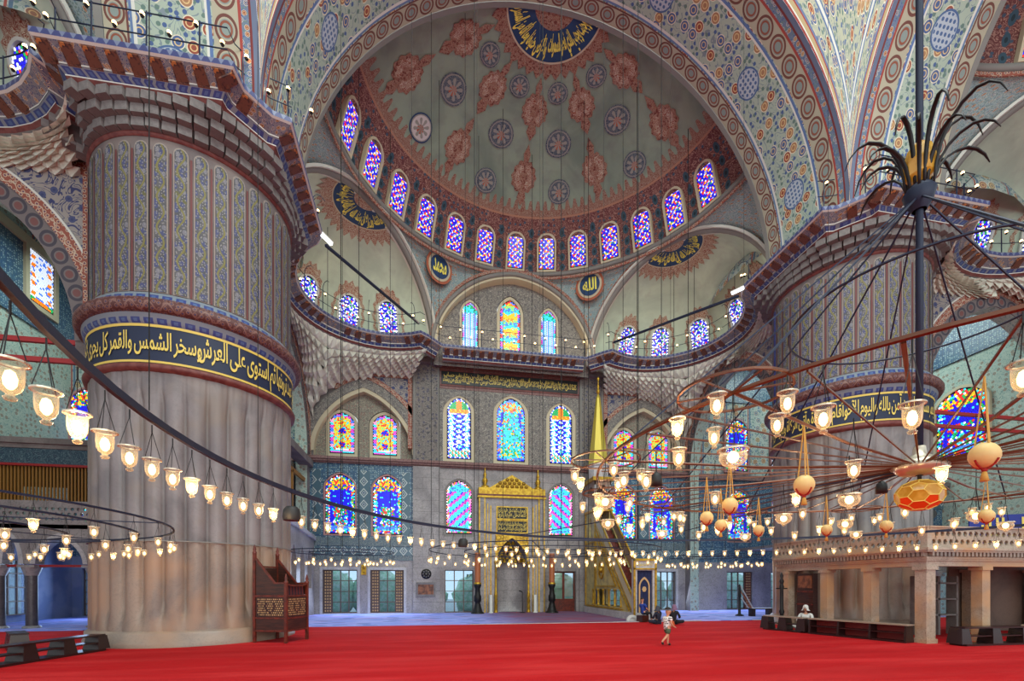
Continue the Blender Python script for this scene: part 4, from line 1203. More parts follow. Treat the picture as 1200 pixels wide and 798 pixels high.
# ---------------------------------------------------------------- piers
NF = 32
NP = 36
def pier(name, cx, cy, label, lines, a_mid, blue_panel=None, sgn=1):
    root = thing(name, label, 'pier', (cx, cy, 0))
    R = 2.5
    b = MB(); b.lathe([(2.62, 0), (2.62, .12), (2.58, .16), (2.58, .34), (2.5, .40), (2.42, .42)], 64); b.build('plinth', m_marble_warm, root)
    def flute(r, a, z):
        k = abs(cos(a * NF / 2))
        return r - .10 + .10 * k ** .6
    zs = [.42 + (2.68 - .42) * k / 3 for k in range(4)]
    for nm, z0, z1, mm, e in (('lower_drum', .30, 2.68, m_marble_warm, 'b'), ('fluted_shaft', 2.68, 7.0, m_marble_shaft, 't')):
        b = MB()
        def rf(r, a, z):
            k = abs(cos(a * NF / 2)) ** .5
            d = .20
            if e == 'b':
                lim = .42 + .30 * (1 - sqrt(max(0, 1 - (1 - k) ** 2)))
                if z < .62 + .25 * (1 - k): d = .04
            else:
                if z > 6.62 - .20 * (1 - k): d = .03
            return r - d + d * k
        n = 10
        b.lathe([(R, z0 + (z1 - z0) * k / n) for k in range(n + 1)], NF * 12, rf=rf)
        b.build(nm, mm, root)
    b = MB(); b.tube([(2.52 * cos(2 * pi * k / 96), 2.52 * sin(2 * pi * k / 96), 2.68) for k in range(96)], .02, 4, True); b.build('drum_joint', m_grey, root)
    b = MB(); b.lathe([(2.5, 6.9), (2.6, 6.95), (2.62, 7.03), (2.56, 7.08), (2.53, 7.1)], 72); b.build('red_moulding', m_red, root)
    b = MB(); b.lathe([(2.53, 7.1), (2.53, 8.05)], 72); bd = b.build('inscription_band', m_navy, root)
    b = MB(); b.lathe([(2.54, 8.0), (2.55, 8.06)], 72); b.lathe([(2.54, 7.11), (2.55, 7.16)], 72); b.build('gold_line', m_goldtext, bd)
    b = MB()
    for s_, a0, a1, y0, y1 in lines:
        letters(b, s_, lambda x, y: (2.555 * cos(x), 2.555 * sin(x), y), radians(a0), radians(a1), y0, y1)
    b.build('gold_letters', m_goldtext, bd)
    b = MB(); b.lathe([(2.53, 8.05), (2.6, 8.12), (2.64, 8.3)], 72); b.build('blue_leaf_band', m_blueleaf, root)
    b = MB(); b.lathe([(2.64, 8.3), (2.74, 8.32), (2.80, 8.42), (2.80, 8.52), (2.74, 8.62), (2.62, 8.66)], 72); b.build('torus', mat('torus_scroll', lambda n: rumi(n, n.u, n.v, (84, 44, 42), (124, 90, 82), .4, .2), .6) if 'torus_scroll' not in MATS else MATS['torus_scroll'], root)
    b = MB(); b.lathe([(2.62, 8.66), (2.56, 8.72), (2.52, 8.86), (2.48, 8.88)], 72); b.build('blue_leaf_band', m_blueleaf, root)
    b = MB(); b.lathe([(2.46, 8.8), (2.46, 13.2)], 96); b.build('upper_shaft', m_piercream, root)
    # painted vine panels and their ribs
    pw = 2 * pi / NP
    def panel(w_, z0, z1, r, m, name):
        q = MB(); o = arch2(2 * w_, z1 - z0, z1 - z0 - w_ * 1.05, 5, z0=z0, pt=0)
        n = 6; vs, fs, uv = [], [], []
        q.plate(o, [], lambda a, c, d: (r * cos(a / 2.46), r * sin(a / 2.46), c))
        return q.mesh(name, m)
    pm = panel(.132, 8.92, 12.62, 2.50, m_pierpanel, 'vine_panel'); pm2 = panel(.132, 8.92, 12.62, 2.50, m_pierpanel2, 'vine_panel')
    bm = panel(.160, 8.90, 12.66, 2.485, m_piercream2, 'panel_border')
    q = MB()
    for dx, w_ in ((0, .035), ):
        q.add([(2.49 * cos(a), 2.49 * sin(a), z) for z in (8.9, 12.45) for a in (-.010, .010)], [(0, 1, 3, 2)])
    rm = q.mesh('red_rib', m_pierred)
    for k in range(NP):
        a = (k + .5) * pw
        am = (math.degrees(a) + 360 - a_mid + 180) % 360 - 180
        if abs(am) > 105: continue
        link('panel_border', bm, root, rz=a)
        link('vine_panel', pm2 if blue_panel is not None and abs(am - blue_panel) < 180 / NP else pm, root, rz=a)
        link('red_rib', rm, root, rz=a + pw / 2)
    b = MB(); b.lathe([(2.47, 12.78), (2.53, 12.82), (2.53, 12.86), (2.5, 12.9)], 72); b.build('red_moulding', m_red, root)
    # courses of stone blocks under the cornice
    P = [(p[0] * (1 if sgn > 0 else -1) - cx, p[1] - cy) for p in (full_left if sgn > 0 else [(q_[0], q_[1]) for q_ in full_left])]
    OFF = offset_line(full_left, .6)
    P = [((p[0] if sgn > 0 else -p[0]) - cx, p[1] - cy) for p in OFF]
    def rad(a):
        d = (cos(a), sin(a)); best = None
        for i in range(len(P) - 1):
            x1, y1 = P[i]; x2, y2 = P[i + 1]
            ex, ey = x2 - x1, y2 - y1
            den = d[0] * ey - d[1] * ex
            if abs(den) < 1e-9: continue
            t = (x1 * ey - y1 * ex) / den; u = (x1 * d[1] - y1 * d[0]) / den
            if t > 0 and -.001 <= u <= 1.001 and (best is None or t < best): best = t
        return min(best or 3.4, 3.9)
    b = MB(); K = 60
    a0, a1 = (radians(-152), radians(62)) if sgn > 0 else (radians(118), radians(332))
    vs = []
    for z, t in ((13.52, 0.0), (13.2, .55), (12.86, 1.0)):
        for k in range(K + 1):
            a = a0 + (a1 - a0) * k / K; r = rad(a); r = r + (2.46 - r) * t; vs.append((r * cos(a), r * sin(a), z))
    fs = [(j * (K + 1) + k, j * (K + 1) + k + 1, (j + 1) * (K + 1) + k + 1, (j + 1) * (K + 1) + k) for j in range(2) for k in range(K)]
    b.add(vs, fs); b.build('block_bed', m_joint, root)
    cm = []
    for v in range(4):
        q = MB(); rr = random.Random(v); q.box((0, 0, 0), (.30, .26 + .05 * rr.random(), .21), top=1.0)
        q.v = [(x * (.92 + .12 * rr.random()), y, z * (.95 + .1 * rr.random())) for x, y, z in q.v]
        cm.append(q.mesh('stone_block', m_stone))
    rr = random.Random(3)
    for j, (z, t) in enumerate(((13.42, .06), (13.2, .45), (12.98, .84))):
        a = a0 + .05 * j; i = 0
        while a < a1:
            r = rad(a); r = r + (2.46 - r) * t
            o = link('stone_block', cm[(i * 7 + j * 3) % 4], root, (r * cos(a), r * sin(a), z), a + pi / 2)
            a += .325 / r; i += 1
    return root
T1 = 'بغير عمد ترونها ثم استوى على العرش'; T2 = 'وسخر الشمس والقمر كل يجري لأجل'
T3 = 'إنما يعمر مساجد الله من آمن بالله واليوم الآخر'; T4 = 'وأقام الصلاة وآتى الزكاة ولم يخش إلا الله'
# left pier is read from angle +20 (right) down to -160 (left)
PX = 11.4479
def ang_to_cam(cx): return math.degrees(atan2(CY - 0, CX - cx))
al = ang_to_cam(-PX); ar = ang_to_cam(PX)
def wrapl(mid, lo, hi): return mid + lo, mid + hi
# angles grow counter-clockwise = left to right as seen from the hall
pl = pier('pier', -PX, 0, 'massive fluted pier on the left, with navy gold-lettered band, beside the carved pulpit chair',
     [(T1, al - 1, al + 80, 7.17, 7.99), (T2, al - 80, al + 1, 7.17, 7.99)], al, None, 1)
pr = pier('pier', PX, 0, 'massive fluted pier on the right, rising behind the marble tribune',
     [(T3, ar - 1, ar + 80, 7.17, 7.99), (T4, ar - 80, ar + 1, 7.17, 7.99)], ar, -64, -1)
# inscription over the mihrab
b = MB()
for s_, x0, x1, z0, z1 in (('كلما دخل عليها زكريا المحراب وجد عندها رزقا قال يا مريم', -.1, 3.85, 12.74, 13.2), ('أنى لك هذا قالت هو من عند الله إن الله يرزق من يشاء', -3.85, -.05, 12.74, 13.2), ('وجد عندها رزقا قال يا مريم أنى لك هذا', 0, 3.8, 13.0, 13.36), ('من عند الله إن الله يرزق من يشاء بغير حساب', -3.8, -.1, 13.0, 13.36)):
    letters(b, s_, lambda x, y: (x, WY - .075, y), x0, x1, z0, z1)
b.build('gold_letters', m_goldtext, insc_panel)
# dome medallion writing
def arc_text(parent, pf, T, s_, a0, a1, r0, r1, m):
    b = MB(); letters(b, s_, lambda x, y: pf(x, y, .09), a0, a1, r0, r1, .034); tmesh(b, T).build('yellow_letters', m, parent)
# text reads right to left, top of the letters points to the crown; angle grows to the right
def rev(pf): return lambda x, y, o: pf(x, y, o)
arc_text(dome_q, sd_pt, T_LQ, 'إني وجهت وجهي للذي فطر السموات', 0.02, 1.54, 1.74, .84, m_yellow)
arc_text(dome_q, sd_pt, T_LQ, 'والأرض حنيفا وما أنا من المشركين', -1.54, -.02, 1.74, .84, m_yellow)
for k in ('lq', 'rq'):
    # on the mirrored side the angle runs the other way
    sg = -1 if k == 'lq' else -1
    for s_, a0, a1, r0, r1 in (('وما تشاءون إلا أن يشاء الله', 0.02, 1.54, 1.38, .6), ('إن الله كان عليما حكيما', -1.54, -.02, 1.38, .6)):
        if k == 'lq': arc_text(EXO[k], exm, TS[k], s_, a0, a1, r0, r1, m_yellow)
        else: arc_text(EXO[k], lambda x, y, o: exm(-x, y, o), TS[k], s_, a0, a1, r0, r1, m_yellow)
    c, sd, upv = ROUND[k]
    b = MB()
    if k == 'lq': letters(b, 'محمد', lambda x, y: c - sd * x + upv * y, -.40, .40, -.30, .34, .03)
    else: letters(b, 'الله', lambda x, y: c + sd * x + upv * y, -.38, .38, -.30, .36, .03)
    tmesh(b, TS[k]).build('yellow_letters', m_yellow, EXO[k])
# ---------------------------------------------------------------- mihrab
mh = thing('mihrab', 'gilded marble prayer niche frame with gold pediment on the far wall', 'mihrab', (0, WY, 0))
def part(nm, m, root, fn, kind=None):
    b = MB(); fn(b); return b.build(nm, m, root, kind=kind)
fm_ = lambda a, c, d: (a, -.28 + d, c)
nich = arch2(1.74, 4.2, 2.9, 8, pt=.35)
part('marble_frame', m_marble_plain, mh, lambda b: b.plate([(-1.55, 0), (-.87, 0)] + list(reversed(archtop(1.74, 1.3, 8, 0, 2.9, .35)))[0:0] + [(-.87, 2.9)] + list(reversed(archtop(1.74, 1.3, 8, 0, 2.9, .35)))[1:-1] + [(.87, 2.9), (.87, 0), (1.55, 0), (1.55, 6.45), (-1.55, 6.45)], [], fm_, .26, outer_side=True))
for sx in (-1, 1):
    part('side_pilaster', m_marble, mh, lambda b: b.bx(sx * 1.55, sx * 1.85, -.34, -.02, 0, 6.45))
    part('gold_fillet', m_gold, mh, lambda b: (b.bx(sx * 1.52, sx * 1.58, -.37, -.28, 0, 6.45), b.bx(sx * 1.82, sx * 1.88, -.37, -.3, 0, 6.45), b.bx(sx * 1.18, sx * 1.24, -.32, -.28, 0, 5.98), b.bx(sx * 1.36, sx * 1.40, -.32, -.28, 0, 6.1)))
    part('gilded_colonnette', m_gold, mh, lambda b: (b.tube([(sx * .93, -.36, z) for z in (0, .05, .25, .3, .55, .6, .85, .9, 1.2, 1.25, 2.7, 2.75, 2.9)], [.12, .12, .07, .1, .07, .1, .07, .1, .07, .055, .055, .09, .09], 10)))
    part('finial', m_gold, mh, lambda b: b.lathe([(.22, 0), (.22, .1), (.1, .16), (.08, .25), (.15, .38), (.15, .46), (.07, .58), (.06, .66), (.1, .74), (.06, .84), (.03, .95), (.05, 1.02), (.0, 1.2)], 12, (sx * 1.52, -.2, 6.98)))
part('cornice', m_gold, mh, lambda b: (b.bx(-1.95, 1.95, -.44, 0, 6.42, 6.52), b.bx(-1.9, 1.9, -.40, 0, 6.62, 6.98)))
part('red_fillet', m_red, mh, lambda b: b.bx(-1.92, 1.92, -.41, 0, 6.52, 6.62))
def pedi(b):
    b.add([(-1.3, -.3, 6.98), (1.3, -.3, 6.98), (0, -.3, 7.75), (-1.3, -.05, 6.98), (1.3, -.05, 6.98), (0, -.05, 7.75)], [(0, 1, 2), (0, 2, 5, 3), (1, 4, 5, 2)])
part('pediment', m_gold, mh, pedi)
def reli(b):
    for i in range(-4, 5):
        for j in range(3):
            x, z = i * .27 + (j % 2) * .13, 7.08 + j * .19
            if abs(x) < 1.15 * (1 - (z - 6.98) / .77) + .05: b.lathe([(.11, 0), (.09, .03), (.04, .06), (0, .06)], 8, (0, 0, 0)) or None
            if abs(x) < 1.1 * (1 - (z - 6.98) / .77):
                b.v[-32:] = [(x + p[0], -.30 - p[2], z + p[1]) for p in b.v[-32:]]
            elif abs(x) < 1.15 * (1 - (z - 6.98) / .77) + .05: b.v[-32:] = [(x * .9 + p[0] * .5, -.30 - p[2], z + p[1] * .5) for p in b.v[-32:]]
part('pediment_relief', mat('old_gold', (150, 116, 34), .45, .5), mh, reli)
part('gold_spandrel', m_gold, mh, lambda b: b.plate([(-.87, 2.95)] + list(reversed(archtop(1.74, 1.3, 8, 0, 2.9, .35)))[1:-1] + [(.87, 2.95), (.95, 2.95), (.95, 4.4), (-.95, 4.4), (-.95, 2.95)], [], lambda a, c, d: (a, -.31, c)))
def scrolls(b):
    for sx in (-1, 1):
        for x, z, r in ((.78, 4.2, .12), (.55, 4.25, .09), (.82, 3.9, .1), (.83, 3.6, .08), (.66, 4.05, .07)):
            b.tube([(sx * x + r * cos(k * pi / 6), -.33, z + r * sin(k * pi / 6)) for k in range(12)], .022, 4, True)
part('scroll_relief', MATS['old_gold'], mh, scrolls, 'stuff')
for z, s1, s2 in ((5.28, 'كلما دخل عليها زكريا', 'المحراب'), (4.52, 'فلنولينك قبلة ترضاها', 'فول وجهك')):
    pp = part('verse_panel', m_black, mh, lambda b: b.bx(-.84, .84, -.33, -.28, z, z + .62))
    part('panel_border', m_gold, pp, lambda b: (b.bx(-.90, .90, -.35, -.29, z - .06, z), b.bx(-.90, .90, -.35, -.29, z + .62, z + .68), b.bx(-.90, -.84, -.35, -.29, z, z + .62), b.bx(.84, .90, -.35, -.29, z, z + .62)))
    part('gold_letters', m_goldtext, pp, lambda b: (letters(b, s1, lambda x, y: (x, -.34, y), -.8, .8, z + .03, z + .38), letters(b, s2 + ' ' + s1, lambda x, y: (x, -.345, y), -.8, .8, z + .3, z + .6)))
# ---------------------------------------------------------------- things along the mihrab wall
def candlestick(x, y, label):
    t = thing('candlestick', label, 'candlestick', (x, y, 0), group='great candlesticks of the mihrab')
    part('base', m_dark, t, lambda b: b.lathe([(.36, 0), (.36, .06), (.27, .12), (.21, .3), (.16, .5), (.14, .62), (.2, .7), (.2, .95), (.15, 1.05), (.13, 1.35), (.2, 1.5), (.2, 1.62), (.0, 1.62)], 16))
    part('candle', m_woodorange, t, lambda b: b.lathe([(.155, 1.62), (.155, 3.2), (.14, 3.3), (0, 3.3)], 14))
    part('brass_collar', m_gold, t, lambda b: (b.lathe([(.2, 1.6), (.22, 1.66), (.17, 1.7)], 14)))
candlestick(-2.02, 9.3, 'tall dark candlestick with thick orange candle left of the golden niche')
candlestick(2.12, 9.3, 'tall dark candlestick with thick orange candle right of the golden niche')
for sx, lb in ((-1, 'short white candle on the floor at left foot of the golden niche'), (1, 'short white candle on the floor at right foot of the golden niche')):
    b = MB(); b.lathe([(.13, 0), (.13, .05), (.085, .07), (.085, .98), (.06, 1.0), (0, 1.0)], 12); b.build('candle', m_whitecloth, None, (sx * 1.25, 9.62, .012), label=lb, cat='candle')
ms = thing('microphone_stand', 'thin black microphone stand inside the prayer niche', 'microphone stand', (.5, 9.55, .012))
part('base', m_dark, ms, lambda b: b.lathe([(.16, 0), (.16, .03), (.02, .05)], 12))
part('pole', m_dark, ms, lambda b: b.tube([(0, 0, .03), (0, 0, 1.15)], .018, 6))
part('microphone', m_dark, ms, lambda b: b.tube([(0, 0, 1.15), (-.12, -.05, 1.2), (-.2, -.08, 1.22)], [.02, .03, .04], 6))
py = WY - .16
pn = thing('framed_panel', 'brown stone panel in a grey frame on the pilaster left of the niche', 'panel', (at_y(499, 690, py).x, py, 0))
part('frame', m_stone, pn, lambda b: (b.bx(-.52, .52, -.06, 0, .92, 1.04), b.bx(-.52, .52, -.06, 0, 1.58, 1.7), b.bx(-.52, -.42, -.06, 0, 1.04, 1.58), b.bx(.42, .52, -.06, 0, 1.04, 1.58)))
part('inlay', m_panelbrown, pn, lambda b: b.bx(-.42, .42, -.03, 0, 1.04, 1.58))
ro = thing('rosette', 'round dark carved rosette above the brown framed panel', 'rosette', (at_y(499.5, 671, py).x, py - .01, 2.16))
part('disc', m_dark, ro, lambda b: (b.lathe([(.28, 0), (.26, .04), (0, .05)], 20), b.v.__setitem__(slice(0, None), [(p[0], -p[2], p[1]) for p in b.v])))
part('petals', m_stone, ro, lambda b: [b.ball((.17 * cos(k * pi / 4), -.05, .17 * sin(k * pi / 4)), .045, 6, 4) for k in range(8)] and b.ball((0, -.06, 0), .05, 6, 4))
gp = thing('wall_plaque', 'small gilded hanging plaque between the two left ground windows', 'plaque', (-8.06, WY, 2.1))
part('plate', m_gold, gp, lambda b: b.bx(-.13, .13, -.05, 0, 0, .55)); part('knob', MATS['old_gold'], gp, lambda b: (b.ball((0, -.06, .38), .07, 8, 5), b.ball((0, -.06, .14), .05, 8, 5)))
# ---------------------------------------------------------------- minbar
mb_ = thing('minbar', 'tall gilded marble pulpit with stair and pointed golden spire right of the niche', 'pulpit', (4.25, 0, 0))
Wm = .92
def rail_z(y): return 1.05 + (y - 3.62) * .99
def sidepanel(b, x):
    poly = [(3.7, .34), (9.75, .34), (9.75, 5.6), (8.25, 5.6), (8.25, rail_z(8.25) - .55), (3.7, rail_z(3.7) - .55)]
    poly = [(3.85, .34), (9.75, .34), (9.75, 5.6), (8.25, 5.6), (8.25, rail_z(8.25) - .55)]
    arch = [(a, c) for a, c in arch2(.42, 1.1, .75, 6, 9.0, 4.2)]
    low = [(4.75, .5), (8.7, .5), (8.7, 1.35), (4.95, 1.35)]
    b.plate(poly, [arch, low], lambda a, c, d: (x + d, a, c), .12 if x < .5 else -.12, outer_side=True)
part('side_panel', mat('ivory_gilt', lambda n: n.mix(n.noise(3, 3).ss(.42, .62), (188, 172, 112), (156, 144, 104)), .45), mb_, lambda b: sidepanel(b, 0.0))
part('side_panel', MATS['ivory_gilt'], mb_, lambda b: sidepanel(b, Wm))
part('plinth', m_marble_white, mb_, lambda b: b.bx(-.06, Wm + .06, 3.4, 9.9, 0, .34))
def bar2(b, x, p, q, w, t=.05):
    a, c = Vector((x, p[0], p[1])), Vector((x, q[0], q[1])); b.tube([a, c], w, 4)
part('gold_frame', m_gold, mb_, lambda b: [bar2(b, -.02, p, q, .045) for p, q in (((3.95, .42), (8.2, 4.6)), ((4.6, .42), (9.7, .42)), ((8.25, .4), (8.25, 5.6)), ((9.72, .4), (9.72, 5.6)), ((5.4, 1.5), (8.1, 1.5)), ((5.4, 1.5), (8.1, 4.2)), ((8.1, 1.5), (8.1, 4.2)), ((8.25, 3.9), (9.7, 3.9)))])
for k in range(6):
    y = 4.9 + k * .74
    part('baluster', m_gold, mb_, lambda b: b.tube([(.03, y, z) for z in (.5, .55, .6, .8, 1.05, 1.25, 1.3, 1.36)], [.09, .09, .05, .075, .05, .05, .09, .09], 8))
part('medallion', m_gold, mb_, lambda b: b.tube([(-.03, 7.3 + .32 * cos(k * pi / 10), 2.35 + .45 * sin(k * pi / 10)) for k in range(20)], .05, 5, True) and b.ball((-.02, 7.3, 2.35), .17, 10, 6))
for x in (0.02, Wm - .02):
    r_ = part('stair_rail', m_marble_warm if x > .5 else mat('rail_marble', (176, 170, 146), .45), mb_, lambda b: b.add([(x + d, y, rail_z(y) + o) for d in (-.05, .05) for y, o in ((3.62, -.62), (8.25, -.62), (8.25, .0), (3.62, .0))], [(0, 1, 2, 3), (7, 6, 5, 4), (0, 4, 5, 1), (1, 5, 6, 2), (2, 6, 7, 3), (3, 7, 4, 0)]))
    part('gold_edge', m_gold, r_, lambda b: (bar2(b, x - .03, (3.62, rail_z(3.62)), (8.25, rail_z(8.25)), .05), bar2(b, x - .03, (3.62, rail_z(3.62) - .62), (8.25, rail_z(8.25) - .62), .04)))
for k in range(16):
    part('step', m_woodred, mb_, lambda b: b.bx(.07, Wm - .07, 3.75 + k * .28, 4.03 + k * .28, .34 + k * .26, .60 + k * .26))
for x in (.04, Wm - .04):
    for y in (8.33, 9.65): part('kiosk_post', m_marble_white, mb_, lambda b: b.tube([(x, y, 5.6), (x, y, 7.0)], .06, 8))
part('kiosk_cornice', m_gold, mb_, lambda b: (b.bx(-.14, Wm + .14, 8.15, 9.85, 7.22, 7.42), b.bx(-.08, Wm + .08, 8.2, 9.8, 5.56, 5.68)))
part('kiosk_arch', m_marble_warm, mb_, lambda b: [b.plate([(.0, 7.22), (0, 6.5), (.08, 6.5)] + list(reversed(archtop(Wm - .16, .5, 6, Wm / 2, 6.5, .2)))[1:-1] + [(Wm - .08, 6.5), (Wm, 6.5), (Wm, 7.22)], [], lambda a, c, d: (a, y + d, c), .06, outer_side=True) for y in (8.28, 9.62)] and [b.plate([(8.28, 7.22), (8.28, 6.5), (8.36, 6.5)] + list(reversed(archtop(1.2, .5, 6, 8.98, 6.5, .2)))[1:-1] + [(9.6, 6.5), (9.68, 6.5), (9.68, 7.22)], [], lambda a, c, d: (x + d, a, c), .06, outer_side=True) for x in (0, Wm - .06)])
part('drum', m_marble_white, mb_, lambda b: b.lathe([(.58, 7.42), (.58, 8.1), (.64, 8.14), (.64, 8.24), (.0, 8.24)], 8, (Wm / 2, 9.0, 0), smooth=False))
part('spire', mat('spire_gold', (190, 170, 64), .4, .35), mb_, lambda b: b.lathe([(.6, 8.24), (.56, 8.4), (.12, 12.0), (.03, 12.25)], 8, (Wm / 2, 9.0, 0), smooth=False))
part('spire_finial', m_gold, mb_, lambda b: b.lathe([(.03, 12.2), (.1, 12.32), (.1, 12.42), (.03, 12.52), (.07, 12.66), (.03, 12.76), (.02, 12.95), (.09, 13.08), (.0, 13.2)], 10, (Wm / 2, 9.0, 0)))
pt_ = part('portal_frame', m_marble_white, mb_, lambda b: (b.bx(-.05, .1, 3.38, 3.62, .12, 2.7), b.bx(Wm - .1, Wm + .05, 3.38, 3.62, .12, 2.7), b.bx(.1, Wm - .1, 3.38, 3.62, 2.2, 2.7)))
part('gold_lintel', m_gold, pt_, lambda b: (b.bx(-.08, Wm + .08, 3.33, 3.38, 2.62, 2.72), b.bx(-.08, Wm + .08, 3.33, 3.38, 2.24, 2.3), b.bx(-.08, .0, 3.33, 3.38, .2, 2.72), b.bx(Wm, Wm + .08, 3.33, 3.38, .2, 2.72)))
part('gold_letters', m_goldtext, pt_, lambda b: letters(b, 'لا إله إلا الله محمد رسول الله', lambda x, y: (x, 3.36, y), .08, Wm - .08, 2.34, 2.58))
ct = part('curtain', m_curtain, mb_, lambda b: b.grid(lambda u, v: (.1 + (Wm - .2) * u, 3.46 + .012 * sin(u * 26), .14 + 2.06 * v), 40, 2))
part('curtain_arch', m_inlay, ct, lambda b: (b.strip([(.2, .2), (.2, 1.5)] + [(Wm - p[0], p[1]) for p in archtop(.52, .42, 8, Wm / 2, 1.5, .3)] + [(Wm - .2, 1.5), (Wm - .2, .2)], [(.27, .2), (.27, 1.48)] + [(Wm - p[0], p[1]) for p in archtop(.38, .32, 8, Wm / 2, 1.5, .3)] + [(Wm - .27, 1.48), (Wm - .27, .2)], lambda a, c, d: (a, 3.435, c), 0, 0)))
part('curtain_medallion', m_inlay, ct, lambda b: b.add([(Wm / 2 + .10 * cos(k * pi / 8) * (1 + .15 * cos(k * pi)), 3.44, 1.38 + .12 * sin(k * pi / 8)) for k in range(16)], [tuple(range(16))]))
b = MB(); b.lathe([(.26, -.06), (.26, .06)], 16, (0, 0, 0), 0, pi); b.lathe([(.16, -.07), (.16, .07)], 16, (0, 0, 0), 0, pi); b.lathe([(.16, -.07), (.26, -.06)], 16, (0, 0, 0), 0, pi); b.lathe([(.16, .07), (.26, .06)], 16, (0, 0, 0), 0, pi); b.lathe([(.0, -.02), (.16, -.02)], 16, (0, 0, 0), 0, pi); b.v = [(p[0], p[2], p[1]) for p in b.v]
b.build('arched_stand', m_whitecloth, None, tuple(at_z(741, 727.6, .012)), label='small white half-round stand on the carpet at foot of the pulpit stair', cat='stand')
# ---------------------------------------------------------------- carved pulpit chair at the left pier
def lectern():
    F_, L_2 = Vector((-8.39, -2.13, 0)), Vector((-9.24, -1.82, 0))
    ax = (L_2 - F_).normalized(); wd = .95; bx_ = Vector((-ax.y, ax.x, 0)); bx_ = bx_ if bx_.y > 0 else -bx_
    rz = atan2(ax.y, ax.x)
    t = thing('pulpit_chair', 'dark carved wooden preaching chair with pierced bone inlay panels by the left pier', 'chair', F_, 0)
    Pn = lambda u, v, z: tuple(ax * u + bx_ * v + Vector((0, 0, z)))
    dp = .92
    H = {(0, 0): 1.62, (wd, 0): 2.42, (0, dp): 1.62, (wd, dp): 2.42}
    for (u, v), h in H.items():
        p_ = part('post', m_woodred, t, lambda b: b.box(Pn(u, v, h / 2), (.07, .07, h), rz))
        part('finial', m_woodred, p_, lambda b: b.lathe([(.055, 0), (.06, .04), (.03, .08), (.045, .12), (.012, .24), (0, .26)], 8, Pn(u, v, h)))
    def quad(b, pts, n, th=.02, m=0):
        q = [Vector(p) for p in pts]; k = len(q)
        b.add([p + n * th for p in q] + [p - n * th for p in q], [tuple(range(k)), tuple(range(2 * k - 1, k - 1, -1))] + [(i, k + i, k + (i + 1) % k, (i + 1) % k) for i in range(k)], m=m)
    sides = {'f': (lambda s, z: Pn(s * wd, 0, z), -bx_, wd), 'r': (lambda s, z: Pn(0, s * dp, z), -ax, dp), 'b': (lambda s, z: Pn(s * wd, dp, z), bx_, wd), 'l': (lambda s, z: Pn(wd, s * dp, z), ax, dp)}
    for k, (f_, n, wid) in sides.items():
        part('lower_panel', m_wood, t, lambda b: quad(b, [f_(.04, .34), f_(.96, .34), f_(.96, .64), f_(.04, .64)], n, .012))
        mp = part('pierced_panel', m_wood, t, lambda b: quad(b, [f_(.04, .70), f_(.96, .70), f_(.96, 1.24), f_(.04, 1.24)], n, .012))
        if k in 'fr':
            def inl(b):
                for i in range(13):
                    for j in range(8):
                        s_, z = .08 + .84 * (i + .5 * (j % 2) + .25) / 13.5, .73 + .48 * (j + .5) / 8
                        d_ = hypot((s_ - .5) * wid, z - .97)
                        if abs(d_ - .13) < .022: continue
                        r = .021 if (i + j) % 3 else .014
                        c = Vector(f_(s_, z)) + n * .016; tx = (Vector(f_(1, z)) - Vector(f_(0, z))).normalized()
                        b.add([c + tx * (r * cos(q * pi / 3)) + Vector((0, 0, r * sin(q * pi / 3))) for q in range(6)], [(0, 1, 2, 3, 4, 5)])
            part('bone_inlay', m_inlay, mp, inl, 'stuff')
        part('rail', m_woodred, t, lambda b: [quad(b, [f_(.02, z), f_(.98, z), f_(.98, z + .05), f_(.02, z + .05)], n, .025) for z in (.30, .645, 1.245)])
    for k in 'fb':
        f_, n, wid = sides[k]
        part('side_wing', m_wood, t, lambda b: quad(b, [f_(.04, 1.30), f_(.96, 1.30), f_(.96, 2.28), f_(.35, 1.6), f_(.04, 1.6)], n, .012))
        part('sloping_arm', m_woodred, t, lambda b: (b.tube([f_(.97, 2.3), f_(.35, 1.62), f_(.03, 1.62)], .035, 4)))
    f_, n, wid = sides['l']
    part('backrest', m_wood, t, lambda b: quad(b, [f_(.04, 1.30), f_(.96, 1.30), f_(.96, 2.05), f_(.04, 2.05)], n, .015))
    part('backrest_rail', m_woodred, t, lambda b: b.tube([f_(.03, 2.08), f_(.97, 2.08)], .03, 4))
    part('seat', m_wood, t, lambda b: b.add([Pn(.05, .05, 1.28), Pn(wd - .05, .05, 1.28), Pn(wd - .05, dp - .05, 1.28), Pn(.05, dp - .05, 1.28)], [(0, 1, 2, 3)]))
    f_, n, wid = sides['r']
    part('cushion', m_stripe, t, lambda b: b.box(Pn(.16, dp / 2, 1.44), (.24, .78, .30), rz, top=.9))
    part('front_rail', m_woodred, t, lambda b: b.tube([f_(.03, 1.6), f_(.2, 1.56), f_(.5, 1.55), f_(.8, 1.56), f_(.97, 1.6)], .03, 4))
lectern()
